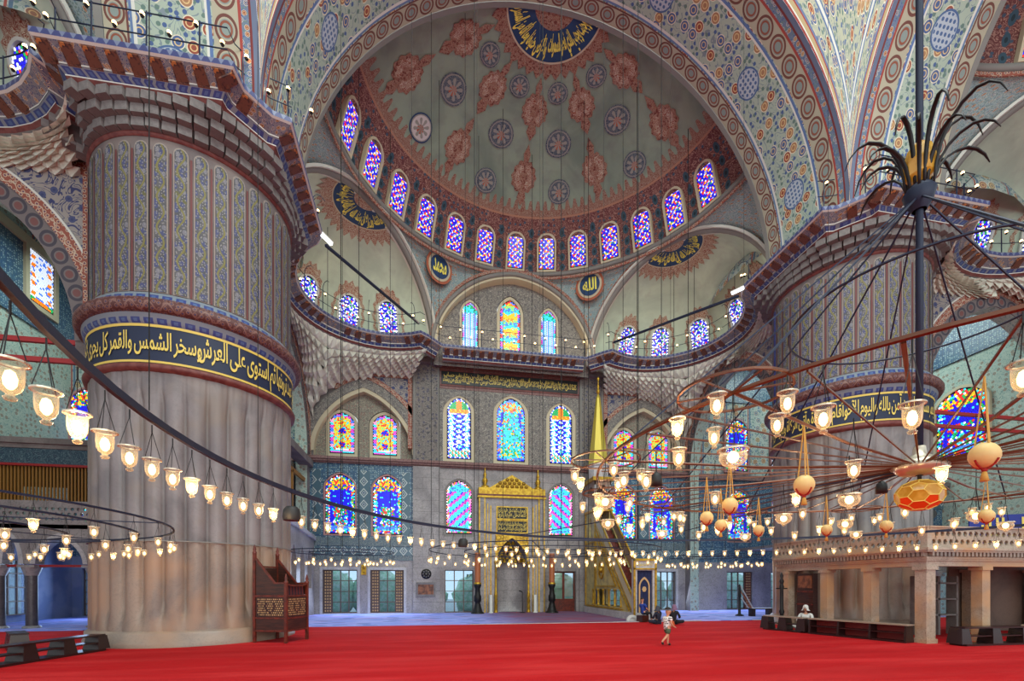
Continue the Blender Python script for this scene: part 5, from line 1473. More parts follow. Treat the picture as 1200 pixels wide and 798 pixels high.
# ---------------------------------------------------------------- low shelf benches
m_palewood = mat('pale_bench_top', (150, 132, 116), .35); m_redback = mat('red_bench_back', (120, 24, 24), .5)
def bench(p0, p1, label, bays, h=.46, dp=.32, top=m_bench, side=1, back=None):
    p0, p1 = Vector((p0[0], p0[1], 0)), Vector((p1[0], p1[1], 0)); d = p1 - p0; L = d.length; rz = atan2(d.y, d.x)
    t = thing('shelf_bench', label, 'bench', p0, rz, 'low shelf benches')
    part('plinth', m_bench, t, lambda b: b.bx(0, L, -dp / 2 - .03, dp / 2 + .03, 0, .05))
    part('top_board', top, t, lambda b: b.bx(-.02, L + .02, -dp / 2, dp / 2, h - .035, h))
    part('shelf', m_bench, t, lambda b: b.bx(.03, L - .03, -dp / 2 + .02, dp / 2 - .02, h * .48, h * .48 + .03))
    for k in range(bays + 1):
        x = .03 + (L - .06) * k / bays
        w = .16 if back is None else .03
        part('upright', m_bench, t, lambda b: b.add([(x - w, -dp / 2 - .02, .05), (x + w, -dp / 2 - .02, .05), (x + w, dp / 2 + .02, .05), (x - w, dp / 2 + .02, .05), (x - w * .72, -dp / 2 + .02, h - .035), (x + w * .72, -dp / 2 + .02, h - .035), (x + w * .72, dp / 2 - .02, h - .035), (x - w * .72, dp / 2 - .02, h - .035)], [(0, 1, 5, 4), (1, 2, 6, 5), (2, 3, 7, 6), (3, 0, 4, 7), (4, 5, 6, 7)]))
    if back: part('back_board', back, t, lambda b: b.bx(.03, L - .03, dp / 2 * side - .015, dp / 2 * side + .015, .05, h - .04))
    return t
bench((-12.86, -5.3), (-12.42, -2.78), 'long dark low shelf bench in the left foreground, nearest the left edge', 3, .40, .34)
bench((-15.0, -1.6), (-14.35, -2.35), 'short dark low bench set back beside the left pier', 2, .40, .34)
bench((8.05, -4.0), (8.38, -5.16), 'three-bay low shelf bench with red backs along the tribune columns', 3, .50, .34, MATS['bench_lacquer'], 1, m_woodred) if False else None
A0, A1_ = Vector((7.22, -.9, 0)), Vector((8.22, -5.0, 0))
P_ = lambda s: A0.lerp(A1_, s)
bench(P_(0), P_(.32), 'pale-topped open low shelf bench at far end of the tribune', 2, .50, .34, m_palewood, 1)
bench(P_(.375), P_(1), 'three-bay low shelf bench with red back in front of the tribune', 3, .50, .34, m_palewood, 1, m_redback)
bench((8.95, -5.62), (11.0, -5.62), 'low shelf bench with black uprights in front of the tribune corner', 2, .48, .34, m_bench, 1)
b = MB(); b.bx(0, 3, -.15, .15, 0, .06); b.bx(.02, 3, -.12, .12, .06, .46); b.bx(0, 3, -.14, .14, .46, .5); b.build('stone_bench', m_marble_plat, None, (11.25, -5.62, 0), label='pale marble bench slab at the right edge before the tribune', cat='bench')
# ---------------------------------------------------------------- muezzin tribune
XT, YT = 8.5, -5.2
tr = thing('tribune', 'marble tribune on square pillars with pierced hexagon balustrade wrapping the right pier', 'tribune', (0, 0, 0))
yf = .15; xr = 16.5
def colm(x, y, w=.27):
    c_ = part('column', m_marble_plat, tr, lambda b: (b.bx(x - w / 2, x + w / 2, y - w / 2, y + w / 2, 0, 1.98)))
    part('capital', m_marble_plat, c_, lambda b: (b.bx(x - w / 2 - .04, x + w / 2 + .04, y - w / 2 - .04, y + w / 2 + .04, 1.98, 2.08)))
    part('base', m_marble_plat, c_, lambda b: b.bx(x - w / 2 - .03, x + w / 2 + .03, y - w / 2 - .03, y + w / 2 + .03, 0, .12))
for p in (923, 968, 1019.5): colm(XT + .14, at_x(p, 690, XT + .1).y)
colm(XT + .16, YT + .16, .30)
for p in (1149, 1222, 1300): colm(at_y(p, 690, YT + .14).x, YT + .14)
for y, x in ((-2.95, 13.2), (-3.0, 15.8)): colm(x, y, .3)
def ell(b, o, z0, z1):   # L-shaped band that projects o beyond the faces
    b.bx(XT - o, XT + .35, YT - o, yf, z0, z1); b.bx(XT + .35, xr, YT - o, YT + .35, z0, z1)
part('architrave', m_marble_plat, tr, lambda b: (ell(b, .0, 2.08, 2.22), ell(b, .04, 2.22, 2.27)))
part('cornice', m_marble_plat, tr, lambda b: (ell(b, .06, 2.27, 2.33), ell(b, .14, 2.45, 2.5), ell(b, .18, 2.5, 2.57)))
def dent(b):
    n = 46
    for k in range(n): y = YT - .05 + (yf - YT) * (k + .5) / n; b.bx(XT - .13, XT, y - .035, y + .035, 2.34, 2.45)
    n = 62
    for k in range(n): x = XT + (xr - XT) * (k + .5) / n; b.bx(x - .035, x + .035, YT - .13, YT, 2.34, 2.45)
part('dentils', m_marble_warm, tr, dent, 'stuff')
part('cornice_core', m_marble_plat, tr, lambda b: ell(b, .0, 2.33, 2.45))
for x0, x1, y0, y1 in ((XT + .3, xr, YT + .3, -2.85), (XT + .3, 9.55, -2.85, -1.9), (XT + .3, 8.9, -1.9, yf)): part('deck', m_marble_plat, tr, lambda b: b.bx(x0, x1, y0, y1, 2.3, 2.4))
part('back_panel', mat('brown_wall', marble((112, 92, 80), (88, 72, 64), s=1.4, dirt=.2), .6), tr, lambda b: b.bx(12.6, xr, -2.75, -2.68, 0, 2.3))
def balus(b, L, fn):
    holes = []
    nx = int(L / .19)
    for i in range(nx):
        for j in range(2):
            x = .12 + i * (L - .2) / nx + (.5 * (L - .2) / nx if j else 0); z = .16 + j * .22
            if x > L - .1: continue
            holes.append([(x + .068 * cos(k * pi / 3), z + .078 * sin(k * pi / 3)) for k in range(6)])
    b.plate([(0, 0), (L, 0), (L, .54), (0, .54)], holes, fn, .07)
bl = yf - YT
part('balustrade', m_marble_plat, tr, lambda b: balus(b, bl, lambda a, c, d: (XT - .05 + d, YT + .05 + a, 2.57 + c)))
part('balustrade', m_marble_plat, tr, lambda b: balus(b, xr - XT - .1, lambda a, c, d: (XT + .05 + a, YT - .05 + d, 2.57 + c)))
part('handrail', m_marble_plat, tr, lambda b: (ell(b, .09, 3.11, 3.15)))
part('corner_post', m_marble_plat, tr, lambda b: b.bx(XT - .08, XT + .06, YT - .08, YT + .06, 2.57, 3.11))
cb = thing('cabinet', 'dark carved wooden cupboard standing under the tribune against the pier', 'cabinet', (XT + .2, -1.0, 0))
part('body', m_wood, cb, lambda b: b.bx(-.02, .16, -.36, .36, 0, 1.98)); part('carved_crest', m_panelbrown, cb, lambda b: b.bx(-.045, -.02, -.3, .3, 1.45, 1.9)); part('shelf', m_woodred, cb, lambda b: (b.bx(-.06, -.02, -.34, .34, 1.3, 1.36), b.bx(-.06, -.02, -.34, .34, .85, .9)))
rk = thing('shelf_rack', 'open shelf rack with pale boards in the shade behind tribune right pillar', 'shelf', (11.2, -3.35, 0))
for z in (.6, 1.1, 1.6): part('shelf', m_stone, rk, lambda b: b.bx(-.7, .7, -.15, .15, z, z + .05))
for x in (-.7, 0, .7): part('upright', m_stone, rk, lambda b: b.bx(x - .04, x + .04, -.15, .15, 0, 1.85))
po = at_d(916, 700, 16.5)
ps = thing('turned_post', 'slim dark turned post standing at far corner of the tribune', 'post', (po.x, po.y, 0))
part('shaft', m_dark, ps, lambda b: b.lathe([(.14, 0), (.14, .06), (.06, .12), (.06, .5), (.09, .6), (.06, .7), (.06, 1.4), (.08, 1.5), (.05, 1.6)], 10)); part('top_ornament', m_dark, ps, lambda b: (b.lathe([(.05, 1.6), (.08, 1.7), (.04, 1.8), (.06, 1.9), (0, 2.05)], 8), b.bx(-.22, .22, -.02, .02, 1.42, 1.46)))
# ---------------------------------------------------------------- things by the right windows
st = thing('folding_stand', 'dark stand with slanting orange and white bars before the right window', 'stand', (10.72, 5.25, .012))
part('post', m_dark, st, lambda b: b.lathe([(.2, 0), (.2, .05), (.07, .1), (.06, .9), (.08, 1.0), (.05, 1.55), (0, 1.6)], 8))
for k, (z0, z1) in enumerate(((1.5, .35), (1.25, .2), (.95, .05))): part('bar', m_woodorange if k == 1 else m_whitecloth, st, lambda b: b.tube([(.06, 0, z0), (.85, .1, z1)], .03, 4))
lb = thing('low_bench', 'low black bench on the blue carpet below the right windows', 'bench', (12.0, 4.9, .012))
part('seat', m_bench, lb, lambda b: b.bx(-1.0, 1.0, -.15, .15, .34, .4))
for x in (-.85, .1, .85): part('leg', m_bench, lb, lambda b: b.bx(x - .1, x + .1, -.13, .13, 0, .34))
# ---------------------------------------------------------------- side galleries
def gallery(sx, label, cols, yg):
    g = thing('side_gallery', label, 'gallery', (0, yg, 0))
    xa, xb = sorted((sx * 13.8, sx * 21.7))
    for x in cols:
        c_ = part('column', mat('porphyry', marble((92, 84, 88), (70, 64, 70)), .35) if 'porphyry' not in MATS else MATS['porphyry'], g, lambda b: b.lathe([(.17, .1), (.165, 1.9)], 14, (x, 0, 0)))
        part('capital', m_marble_plain, c_, lambda b: (b.lathe([(.18, 1.9), (.26, 2.12), (.28, 2.2)], 12, (x, 0, 0)), b.bx(x - .27, x + .27, -.27, .27, 2.2, 2.28)))
        part('base', m_marble_plain, c_, lambda b: b.lathe([(.26, 0), (.26, .06), (.2, .1)], 12, (x, 0, 0)))
    cs = sorted(cols)
    loop = [(xa, 2.28)]
    for a, c in zip(cs[:-1], cs[1:]):
        w_ = c - a - .5
        loop += list(reversed(archtop(w_, .95, 8, (a + c) / 2, 2.32, .25)))
    loop += [(xb, 2.28), (xb, 3.75), (xa, 3.75)]
    part('arcade_wall', m_marble, g, lambda b: b.plate(loop, [], lambda a, c, d: (a, -.2 + d, c), .4, outer_side=True))
    for a, c in zip(cs[:-1], cs[1:]):
        A_, B_3 = archtop(c - a - .5, .95, 8, (a + c) / 2, 2.32, .25), archtop(c - a - .2, 1.12, 8, (a + c) / 2, 2.32, .25)
        part('arch_ring', m_marble_white, g, lambda b: b.strip(A_, B_3, lambda x, z, d: (x, -.2 - d, z), .03, 0))
    part('tie_rod', m_redrail, g, lambda b: b.bx(xa, xb, -.05, .05, 2.22, 2.30))
    part('gallery_floor', m_stone, g, lambda b: b.bx(xa, xb, -.2, 5.5, 3.6, 3.75))
    hl = []
    n = int((xb - xa) / .2)
    for i in range(n):
        for j in range(3):
            x = xa + .15 + i * .2 + (.1 if j % 2 else 0)
            if x < xb - .15: hl.append([(x + .06 * cos(k * pi / 3), 3.95 + j * .18 + .065 * sin(k * pi / 3)) for k in range(6)])
    part('pierced_parapet', m_marble, g, lambda b: b.plate([(xa, 3.75), (xb, 3.75), (xb, 4.6), (xa, 4.6)], hl, lambda a, c, d: (a, -.2 + d, c), .06))
    part('cornice', m_stone, g, lambda b: (b.bx(xa, xb, -.3, .3, 6.45, 6.6), b.bx(xa, xb, -.4, .3, 6.6, 6.8)))
    return g, xa, xb
g, xa, xb = gallery(-1, 'arcaded side gallery with gold wooden screen in the bay left of the left pier', [-21.3, -19.75, -18.75, -16.75, -14.6], 4.0)
part('lattice', m_lattice, g, lambda b: [b.bx(xa + k * .11, xa + k * .11 + .05, -.18, -.13, 4.6, 5.85) for k in range(72)], 'stuff')
part('lattice_back', m_dark, g, lambda b: (b.bx(xa, -19.0, -.1, -.06, 4.62, 5.83), b.bx(-17.5, xb, -.1, -.06, 4.62, 5.83), b.bx(-19.0, -17.5, -.1, -.06, 5.1, 5.83)))
part('teal_frieze', mat('teal_frieze', vine((36, 66, 84), (92, 116, 124), (28, 48, 72), 1.2), .5), g, lambda b: b.bx(xa, xb, -.26, .2, 5.85, 6.45))
part('red_rail', m_redrail, g, lambda b: b.bx(xa, xb, -.3, -.2, 5.82, 5.9))
g, xa, xb = gallery(1, 'arcaded side gallery with blue tile wall in the bay behind the tribune', [14.2, 16.2, 18.2, 20.2, 21.3], 4.2)
part('tile_wall', m_tile, g, lambda b: b.plate([(xa, 3.75), (xb, 3.75), (xb, 6.45), (xa, 6.45)], [[(16.0, 3.8), (17.9, 3.8), (17.9, 5.3), (16.0, 5.3)]], lambda a, c, d: (a, d, c), .2))
part('lattice_band', m_tileband, g, lambda b: b.bx(xa, xb, -.06, 0, 5.5, 5.9))
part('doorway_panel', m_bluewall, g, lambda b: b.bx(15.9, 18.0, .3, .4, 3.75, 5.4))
ld = part('ladder', m_dark, g, lambda b: (b.tube([(17.0, .1, 3.8), (17.0, .1, 5.1)], .03, 4), b.tube([(17.3, .1, 3.8), (17.3, .1, 5.1)], .03, 4), [b.tube([(17.0, .1, z), (17.3, .1, z)], .02, 4) for z in (4.1, 4.4, 4.7, 5.0)]))
# blue banner with gold calligraphy
bp = at_d(1185, 622, 15.2)
bn = thing('calligraphy_panel', 'large navy panel with flowing gold calligraphy at the right edge above the tribune', 'panel', (bp.x, bp.y, bp.z), -.5)
part('board', mat('royal_blue', (26, 42, 132), .6), bn, lambda b: b.bx(-1.1, 1.6, 0, .06, -.55, .55)); part('gold_letters', m_goldtext, bn, lambda b: letters(b, 'ما شاء الله', lambda x, y: (x, -.02, y), -.95, 1.5, -.45, .45))
[part('hanger', m_dark, bn, lambda b: b.tube([(x, .03, .55), (x, .03, 4.0)], .012, 4)) for x in (-.9, 1.4)]
sg = at_d(1082, 603, 18.6)
sgn_ = thing('oval_sign', 'small black sign with white lettering on the right pier above the tribune', 'sign', (sg.x, sg.y, sg.z), -.75)
part('plate', m_black, sgn_, lambda b: b.add([(.42 * cos(k * pi / 12), 0, .28 * sin(k * pi / 12)) for k in range(24)] + [(.42 * cos(k * pi / 12), .08, .28 * sin(k * pi / 12)) for k in range(24)], [tuple(range(24))] + [(k, (k + 1) % 24, 24 + (k + 1) % 24, 24 + k) for k in range(24)]))
part('letters', m_whitecloth, sgn_, lambda b: (letters(b, 'الله', lambda x, y: (x, -.012, y), -.24, .24, -.02, .18), letters(b, 'عمر', lambda x, y: (x, -.012, y), -.2, .2, -.2, -.03)))
# royal loge wall beside the left bay
lg = thing('marble_loge', 'grey marble loge with pointed niches between left pier and the qibla wall', 'loge', (0, 0, 0))
part('wall', m_marble_plain, lg, lambda b: b.plate([(5.3, 0), (10.1, 0), (10.1, 3.95), (5.3, 4.35)], [arch2(.8, 2.0, 1.0, 8, m, 1.4, .35) for m in (6.5, 7.9, 9.2)], lambda a, c, d: (-10.55 - d, a, c), .3))
part('coping_rail', m_marble_white, lg, lambda b: (b.add([(-10.45, 5.25, 4.3), (-10.45, 10.15, 3.9), (-10.45, 10.15, 4.1), (-10.45, 5.25, 4.5), (-10.85, 5.25, 4.3), (-10.85, 10.15, 3.9), (-10.85, 10.15, 4.1), (-10.85, 5.25, 4.5)], [(0, 1, 2, 3), (3, 2, 6, 7), (0, 4, 5, 1), (0, 3, 7, 4)])))
for m in (6.5, 7.9, 9.2): part('niche_back', m_panelbrown, lg, lambda b: b.bx(-10.9, -10.84, m - .45, m + .45, 1.3, 3.45))
part('upper_screen', m_lattice, lg, lambda b: (b.bx(-11.0, -10.9, 5.4, 10.2, 6.9, 7.1), b.bx(-11.0, -10.9, 5.4, 5.6, 4.3, 7.0), b.bx(-11.0, -10.9, 7.6, 7.75, 4.2, 7.0), b.bx(-11.0, -10.9, 10.0, 10.15, 4.2, 7.0)))
part('screen_back', m_vine, lg, lambda b: b.bx(-11.6, -11.5, 5.4, 10.2, 4.0, 7.9))
part('loge_cornice', m_stone, lg, lambda b: b.bx(-11.2, -10.6, 5.3, 10.2, 7.75, 8.1))
# garden outside
rr = random.Random(5)
hd = thing('garden_hedge', 'green garden shrubs seen through the ground floor windows', 'hedge', (0, 16, -.35))
for i in range(16):
    b = MB(); x = -24 + i * 3.2; b.ball((x, rr.uniform(-1, 1), 1.2), rr.uniform(1.3, 1.9), 18, 14)
    b.v = [(p[0] + rr.uniform(-.17, .17), p[1] + rr.uniform(-.17, .17), max(0, p[2] + rr.uniform(-.17, .17))) for p in b.v]
    b.build('shrub', m_hedge, hd)
# ---------------------------------------------------------------- glass lamps
def lamp_meshes():
    c = MB(); c.lathe([(.056, .0), (.060, -.004), (.056, -.009), (.046, -.016), (.046, -.06), (.043, -.095), (.033, -.122), (.016, -.136), (.013, -.142), (.024, -.152), (.019, -.163), (.0, -.168)], 14)
    b = MB(); b.lathe([(0, -.032), (.016, -.042), (.025, -.072), (.022, -.098), (.010, -.116), (0, -.120)], 10)
    r = MB(); r.tube([(.058 * cos(k * pi / 8), .064 * sin(k * pi / 8), .0) for k in range(16)], .006, 4, True)
    out = {'cup': c.mesh('glass_cup', m_lampglass), 'bulb': b.mesh('bulb', m_bulb), 'rim': r.mesh('rim', m_chrome)}
    for L in (.10, .24, .34):
        h = MB()
        for k in range(3): h.tube([(.055 * cos(k * 2.094), .055 * sin(k * 2.094), 0), (0, 0, L * .86)], .0028, 3)
        h.tube([(0, 0, L * .84), (0, 0, L + .02)], .005, 4)
        out[L] = h.mesh('chains', m_dark)
    c = MB(); c.lathe([(.088, .012), (.094, .0), (.088, -.010), (.074, -.012), (.086, -.034), (.084, -.062), (.062, -.092), (.028, -.108), (.018, -.118), (.022, -.126), (0, -.134)], 16)
    out['bowl'] = c.mesh('glass_bowl', m_lampglass)
    r = MB(); r.tube([(.093 * cos(k * pi / 8), .093 * sin(k * pi / 8), .0) for k in range(16)], .006, 4, True)
    out['bowlrim'] = r.mesh('rim', m_chrome)
    b = MB(); b.ball((0, 0, -.045), .036, 10, 6, sz=1.1); out['bowlbulb'] = b.mesh('bulb', m_bulb)
    e = MB(); e.ball((0, 0, 0), .072, 14, 9, sz=1.05); out['egg'] = e.mesh('egg_globe', m_egg)
    e = MB()
    for k in range(4): e.tube([(.074 * sin(j * pi / 8) * cos(k * pi / 2), .074 * sin(j * pi / 8) * sin(k * pi / 2), -.079 * cos(j * pi / 8)) for j in range(0, 4)], .006, 4)
    e.ball((0, 0, -.082), .016, 6, 4); out['ribbon'] = e.mesh('red_ribbon', m_tassel)
    e = MB(); e.lathe([(.004, -.09), (.012, -.1), (.022, -.15), (.0, -.15)], 8); out['tassel'] = e.mesh('tassel', m_cord)
    e = MB()
    for k in range(3): e.tube([(.04 * cos(k * 2.094), .04 * sin(k * 2.094), .06), (0, 0, .46)], .005, 4)
    out['cord'] = e.mesh('cord', m_cord)
    return out
LM = lamp_meshes()
NL = [0]
def point(root, e, z=-.07, col=(1.0, .72, .40)):
    l = bpy.data.lights.new('lamp_light', 'POINT'); l.energy = e; l.color = col; l.shadow_soft_size = .06
    o = bpy.data.objects.new('lamp_light', l); COL.objects.link(o); o.parent = root; o.location = (0, 0, z)
def lamp(p, label, group, L=.24, every=6, e=9.0, s=1.0):
    """hanging glass: p is the hook"""
    t = thing('glass_lamp', label, 'lamp', (p[0], p[1], p[2] - L * s - .038), NL[0] * .7, group)
    t.scale = (s, s, s)
    link('glass_cup', LM['cup'], t); link('rim', LM['rim'], t); link('bulb', LM['bulb'], t); link('chains', LM[L], t)
    NL[0] += 1
    if every and NL[0] % every == 0: point(t, e)
    return t
def bowl(p, label, group, L=.34, e=0):
    t = thing('bowl_lamp', label, 'lamp', (p[0], p[1], p[2] - L - .035), 0, group)
    link('glass_bowl', LM['bowl'], t); link('rim', LM['bowlrim'], t); link('bulb', LM['bowlbulb'], t); link('chains', LM[L], t)
    if e: point(t, e)
    return t
def egg(p, label):
    t = thing('egg_lantern', label, 'ornament', p, 0, 'ostrich egg ornaments of the chandelier')
    for k in ('egg', 'ribbon', 'tassel', 'cord'): link({'egg': 'egg_globe', 'ribbon': 'red_ribbon', 'tassel': 'tassel', 'cord': 'cord'}[k], LM[k], t)
    return t
def vis(p, m=25):
    d = Vector(p) - CAMP; c, s = cos(TH), sin(TH)
    r = d.x * c - d.y * s; f = d.x * s + d.y * c
    if f < .8: return None
    x, y = 597.68 + FP * r / f, 684.88 - FP * d.z / f
    return (x, y, f) if -m < x < 1200 + m and -m < y < 798 + m else None
def circle(cx, cy, r, z, n): return [(cx + r * cos(2 * pi * k / n), cy + r * sin(2 * pi * k / n), z) for k in range(n)]
# ---- the great chandelier under the main dome
HX, HY, HZ = .36, -11.4, 2.80
RX, RY, RR, RZ = .10, -11.4, 6.49, 2.66
IR = 3.25
ch = thing('chandelier', 'great circular iron chandelier with black stem, curved leaf crown and radiating bronze rods', 'chandelier', (HX, HY, 0))
q = lambda x, y, z: (x - HX, y - HY, z)
part('outer_ring', m_iron, ch, lambda b: b.tube([q(*p) for p in circle(RX, RY, RR, RZ, 120)], .034, 4, True, flat=.55))
part('inner_ring', m_ironred, ch, lambda b: b.tube([q(*p) for p in circle(HX, HY, IR, HZ + .03, 72)], .016, 5, True))
part('stem', m_iron, ch, lambda b: b.tube([(0, 0, 2.7), (.0, 0, 5.5), (0, 0, 8), (0, 0, 26)], .033, 8))
part('hub', m_chrome, ch, lambda b: b.lathe([(0, 2.70), (.16, 2.72), (.24, 2.79), (.16, 2.86), (.06, 2.92), (.05, 3.0)], 16))
part('hoop', m_iron, ch, lambda b: b.tube([q(*p) for p in circle(HX, HY, 1.15, 4.4, 40)], .012, 5, True))
part('crown_collar', m_iron, ch, lambda b: b.lathe([(.06, 5.42), (.11, 5.5), (.14, 5.6), (.1, 5.66), (.05, 5.7)], 14))
for k in range(17):
    a = 2 * pi * k / 17 + .1; R_ = .48 + .18 * ((k * 5) % 3) / 2; h = .62 if k % 2 else .42
    part('crown_leaf', m_dark, ch, lambda b: b.tube([(cos(a) * R_ * f_, sin(a) * R_ * f_, 5.6 + h * g_) for f_, g_ in ((.18, 0), (.21, .3), (.27, .58), (.38, .82), (.52, .96), (.68, 1.02), (.82, .96), (.93, .82), (1.0, .62))], [.008, .010, .012, .013, .013, .012, .010, .008, .003], 6, flat=1.7))
part('crown_glass', m_amber, ch, lambda b: b.lathe([(.06, 5.68), (.13, 5.76), (.14, 5.9), (.1, 6.05), (.03, 6.12)], 10, smooth=False))
ARM = [radians(172 + 30 * k) for k in range(12)]
ends = []
for k, a in enumerate(ARM):
    e_ = Vector((HX + IR * cos(a), HY + IR * sin(a), HZ + .03)); ends.append(e_)
    mid = Vector((IR * .5 * cos(a), IR * .5 * sin(a), HZ - .03))
    part('arm', m_ironred, ch, lambda b: b.tube([(.15 * cos(a), .15 * sin(a), HZ), mid, q(*e_)], .013, 5))
    if (vis(e_, 900) or (0, 0, 0))[2] > 1.6: part('tie', m_iron, ch, lambda b: b.tube([(.1 * cos(a), .1 * sin(a), 5.5), q(*e_)], .010, 4))
    for da in (-.26, -.13, .13, .26)[:: 1]:
        a2 = a + da
        part('spoke', m_ironred, ch, lambda b: b.tube([(.15 * cos(a2), .15 * sin(a2), HZ), (IR * .99 * cos(a2), IR * .99 * sin(a2), HZ + .02)], .008, 4))
    if k in (9, 10) and (vis((RX + RR * cos(a + .05), RY + RR * sin(a + .05), RZ), 900) or (0, 0, 0))[2] > 3.5: part('long_spoke', m_iron, ch, lambda b: b.tube([(.15 * cos(a + .05), .15 * sin(a + .05), HZ - .03), q(RX + RR * cos(a + .05), RY + RR * sin(a + .05), RZ)], .010, 4))
    w_ = part('wheel', m_ironred, ch, lambda b: b.tube([q(e_.x + .34 * cos(j * pi / 10), e_.y + .34 * sin(j * pi / 10), e_.z) for j in range(20)], .010, 4, True))
    for j in range(3):
        g_ = a + j * pi / 3; part('wheel_spoke', m_ironred, w_, lambda b: b.tube([q(e_.x - .34 * cos(g_), e_.y - .34 * sin(g_), e_.z), q(e_.x + .34 * cos(g_), e_.y + .34 * sin(g_), e_.z)], .007, 4))
wn = {0: 'beside the golden spire', 1: 'nearest the viewer', 11: 'before the pair of tile windows', 10: 'above the pulpit stair', 9: 'in front of the blue tile wall', 8: 'before the right pier', 7: 'over the tribune balustrade', 6: 'at the right edge'}
for k, e_ in enumerate(ends):
    desc = wn.get(k, 'at the right edge')
    for j in range(5):
        g_ = ARM[k] + j * pi / 2.5 + .3
        p = Vector((e_.x + .34 * cos(g_), e_.y + .34 * sin(g_), e_.z))
        if vis(p): lamp(p, 'small glass lamp on chandelier wheel ' + desc, 'lamps on the wheel ' + desc, .10, 5, 10, .85)
    if vis(e_): bowl(e_, 'round glass bowl lamp hanging under chandelier wheel ' + desc, 'bowl lamp ' + desc, .34)
    for j, fr2 in enumerate((.3, .52, .74)):
        a = ARM[k] + radians(30) * fr2; p = Vector((HX + IR * cos(a), HY + IR * sin(a), HZ + .03))
        if vis(p): lamp(p, 'glass lamp on chandelier inner ring near the wheel ' + desc, 'lamps on the inner ring next to wheel ' + desc, .24 if j != 1 else .34, 5, 10, .9)
    for rr_, zz in ((2.3, -.02), (1.2, -.02)):
        a = ARM[k] + .13 * (1 if rr_ > 2 else -1); p = Vector((HX + rr_ * cos(a), HY + rr_ * sin(a), HZ + zz))
        if vis(p):
            if rr_ == 1.2 and k % 2: bowl(p, 'bowl lamp under chandelier rods towards the wheel ' + desc, 'inner bowl lamps ' + desc, .34)
            else: lamp(p, 'glass lamp under chandelier rods towards the wheel ' + desc, 'rod lamps ' + desc, .34 if rr_ > 2 else .24, 5, 10, .85)
for x, y, wd_, lb in ((956, 566, 20, 'large orange egg ornament on cords before the right pier left edge'), (1142, 535, 27, 'largest orange egg ornament before the right stained window'), (860, 591, 15, 'orange egg ornament under the stained window left of the right pier'), (828, 607, 12, 'leftmost orange egg ornament of the chandelier'), (846, 616, 11, 'second orange egg ornament from the left'), (962, 621, 12, 'orange egg ornament just above the tribune balustrade'), (883, 621, 11, 'small orange egg ornament near the right pier corner'), (1152, 605, 13, 'orange egg ornament beside the navy calligraphy panel'), (1044, 616, 9, 'small orange egg ornament under a glass bowl above the tribune')):
    p = at_z(x, y, 2.335); r_ = min(3.15, hypot(p.x - HX, p.y - HY)); a = atan2(p.y - HY, p.x - HX)
    a = min((A_ + d_ for A_ in ARM for d_ in (-.26, -.13, 0, .13, .26)), key=lambda g_: abs((g_ - a + pi) % (2 * pi) - pi))
    egg((HX + r_ * cos(a), HY + r_ * sin(a), 2.335), lb)
import bmesh
al_ = thing('amber_lantern', 'many-sided amber glass lantern hanging under the chandelier hub', 'lantern', (HX, HY, 2.50))
bm = bmesh.new(); bmesh.ops.create_icosphere(bm, subdivisions=1, radius=.23)
bmesh.ops.bevel(bm, geom=bm.verts[:], offset=33, offset_type='PERCENT', affect='VERTICES', segments=1)
for v in bm.verts: v.co.z *= .78
rims = [[tuple(v.co * 1.01) for v in f_.verts] for f_ in bm.faces]
rings_ = [(f_.calc_center_median().copy(), f_.normal.copy()) for f_ in bm.faces]
me = bpy.data.meshes.new('amber_glass'); bm.to_mesh(me); bm.free(); me.materials.append(m_amber); me.materials.append(mat('red_amber', (196, 60, 20), .2, emit=.3))
for f_ in me.polygons: f_.material_index = 1 if f_.center.z < -.06 else 0
link('amber_glass', me, al_)
part('brass_rim', m_goldtext, al_, lambda b: [b.tube(r_, .006, 4, True) for r_ in rims], 'stuff')
part('hanger', m_dark, al_, lambda b: b.tube([(0, 0, .15), (0, 0, .25)], .02, 6))
# lamps along the great ring
ring = []
n = 146
for k in range(n):
    a = 2 * pi * k / n; p = (RX + RR * cos(a), RY + RR * sin(a), RZ - .02); v = vis(p)
    if v and v[2] > 1.2: ring.append((a, p, v))
ring.sort(key=lambda t_: (t_[2][0]))
left = [t_ for t_ in ring if t_[1][0] < RX and t_[1][1] < 0]
skip = {13}
for i, (a, p, v) in enumerate(ring):
    if abs(v[0] - 343) < 7 or abs(v[0] - 543) < 6: continue
    lb = ORD[i] + ' glass lamp from the left along the great iron ring' if i < 20 else 'small glass lamp along the far stretch of the great iron ring'
    lamp(p, lb, 'lamps on the great iron ring', .24, 5, 9, .86)
for x, lb in ((343, 'small black loudspeaker hanging from the iron ring at the left pier edge'), (543, 'small black loudspeaker hanging from the iron ring left of the golden niche')):
    a = min((2 * pi * k / 720 for k in range(360)), key=lambda a: abs((vis((RX + RR * cos(a), RY + RR * sin(a), RZ)) or (9e9,))[0] - x))
    p = (RX + RR * cos(a), RY + RR * sin(a), RZ)
    t = thing('loudspeaker', lb, 'speaker', p)
    part('body', m_speaker, t, lambda b: (b.lathe([(.09, -.34), (.10, -.30), (.09, -.22), (.06, -.18), (0, -.17)], 12), b.lathe([(0, -.34), (.09, -.34)], 12))); part('hanger', m_dark, t, lambda b: b.tube([(0, 0, -.18), (0, 0, 0)], .008, 4))
for x, y, d, lb in ((769, 563, 4.6, 'dark bell-shaped loudspeaker hanging before the blue tile wall'), (1033, 572, 5.4, 'dark bell-shaped loudspeaker hanging left of the amber lantern')):
    t = thing('loudspeaker', lb, 'speaker', at_d(x, y, d))
    part('body', m_speaker, t, lambda b: b.lathe([(.0, -.06), (.06, -.06), (.06, .0), (.05, .05), (.02, .08), (0, .09)], 12)); part('hanger', m_dark, t, lambda b: b.tube([(0, 0, .08), (0, 0, .30)], .007, 4))
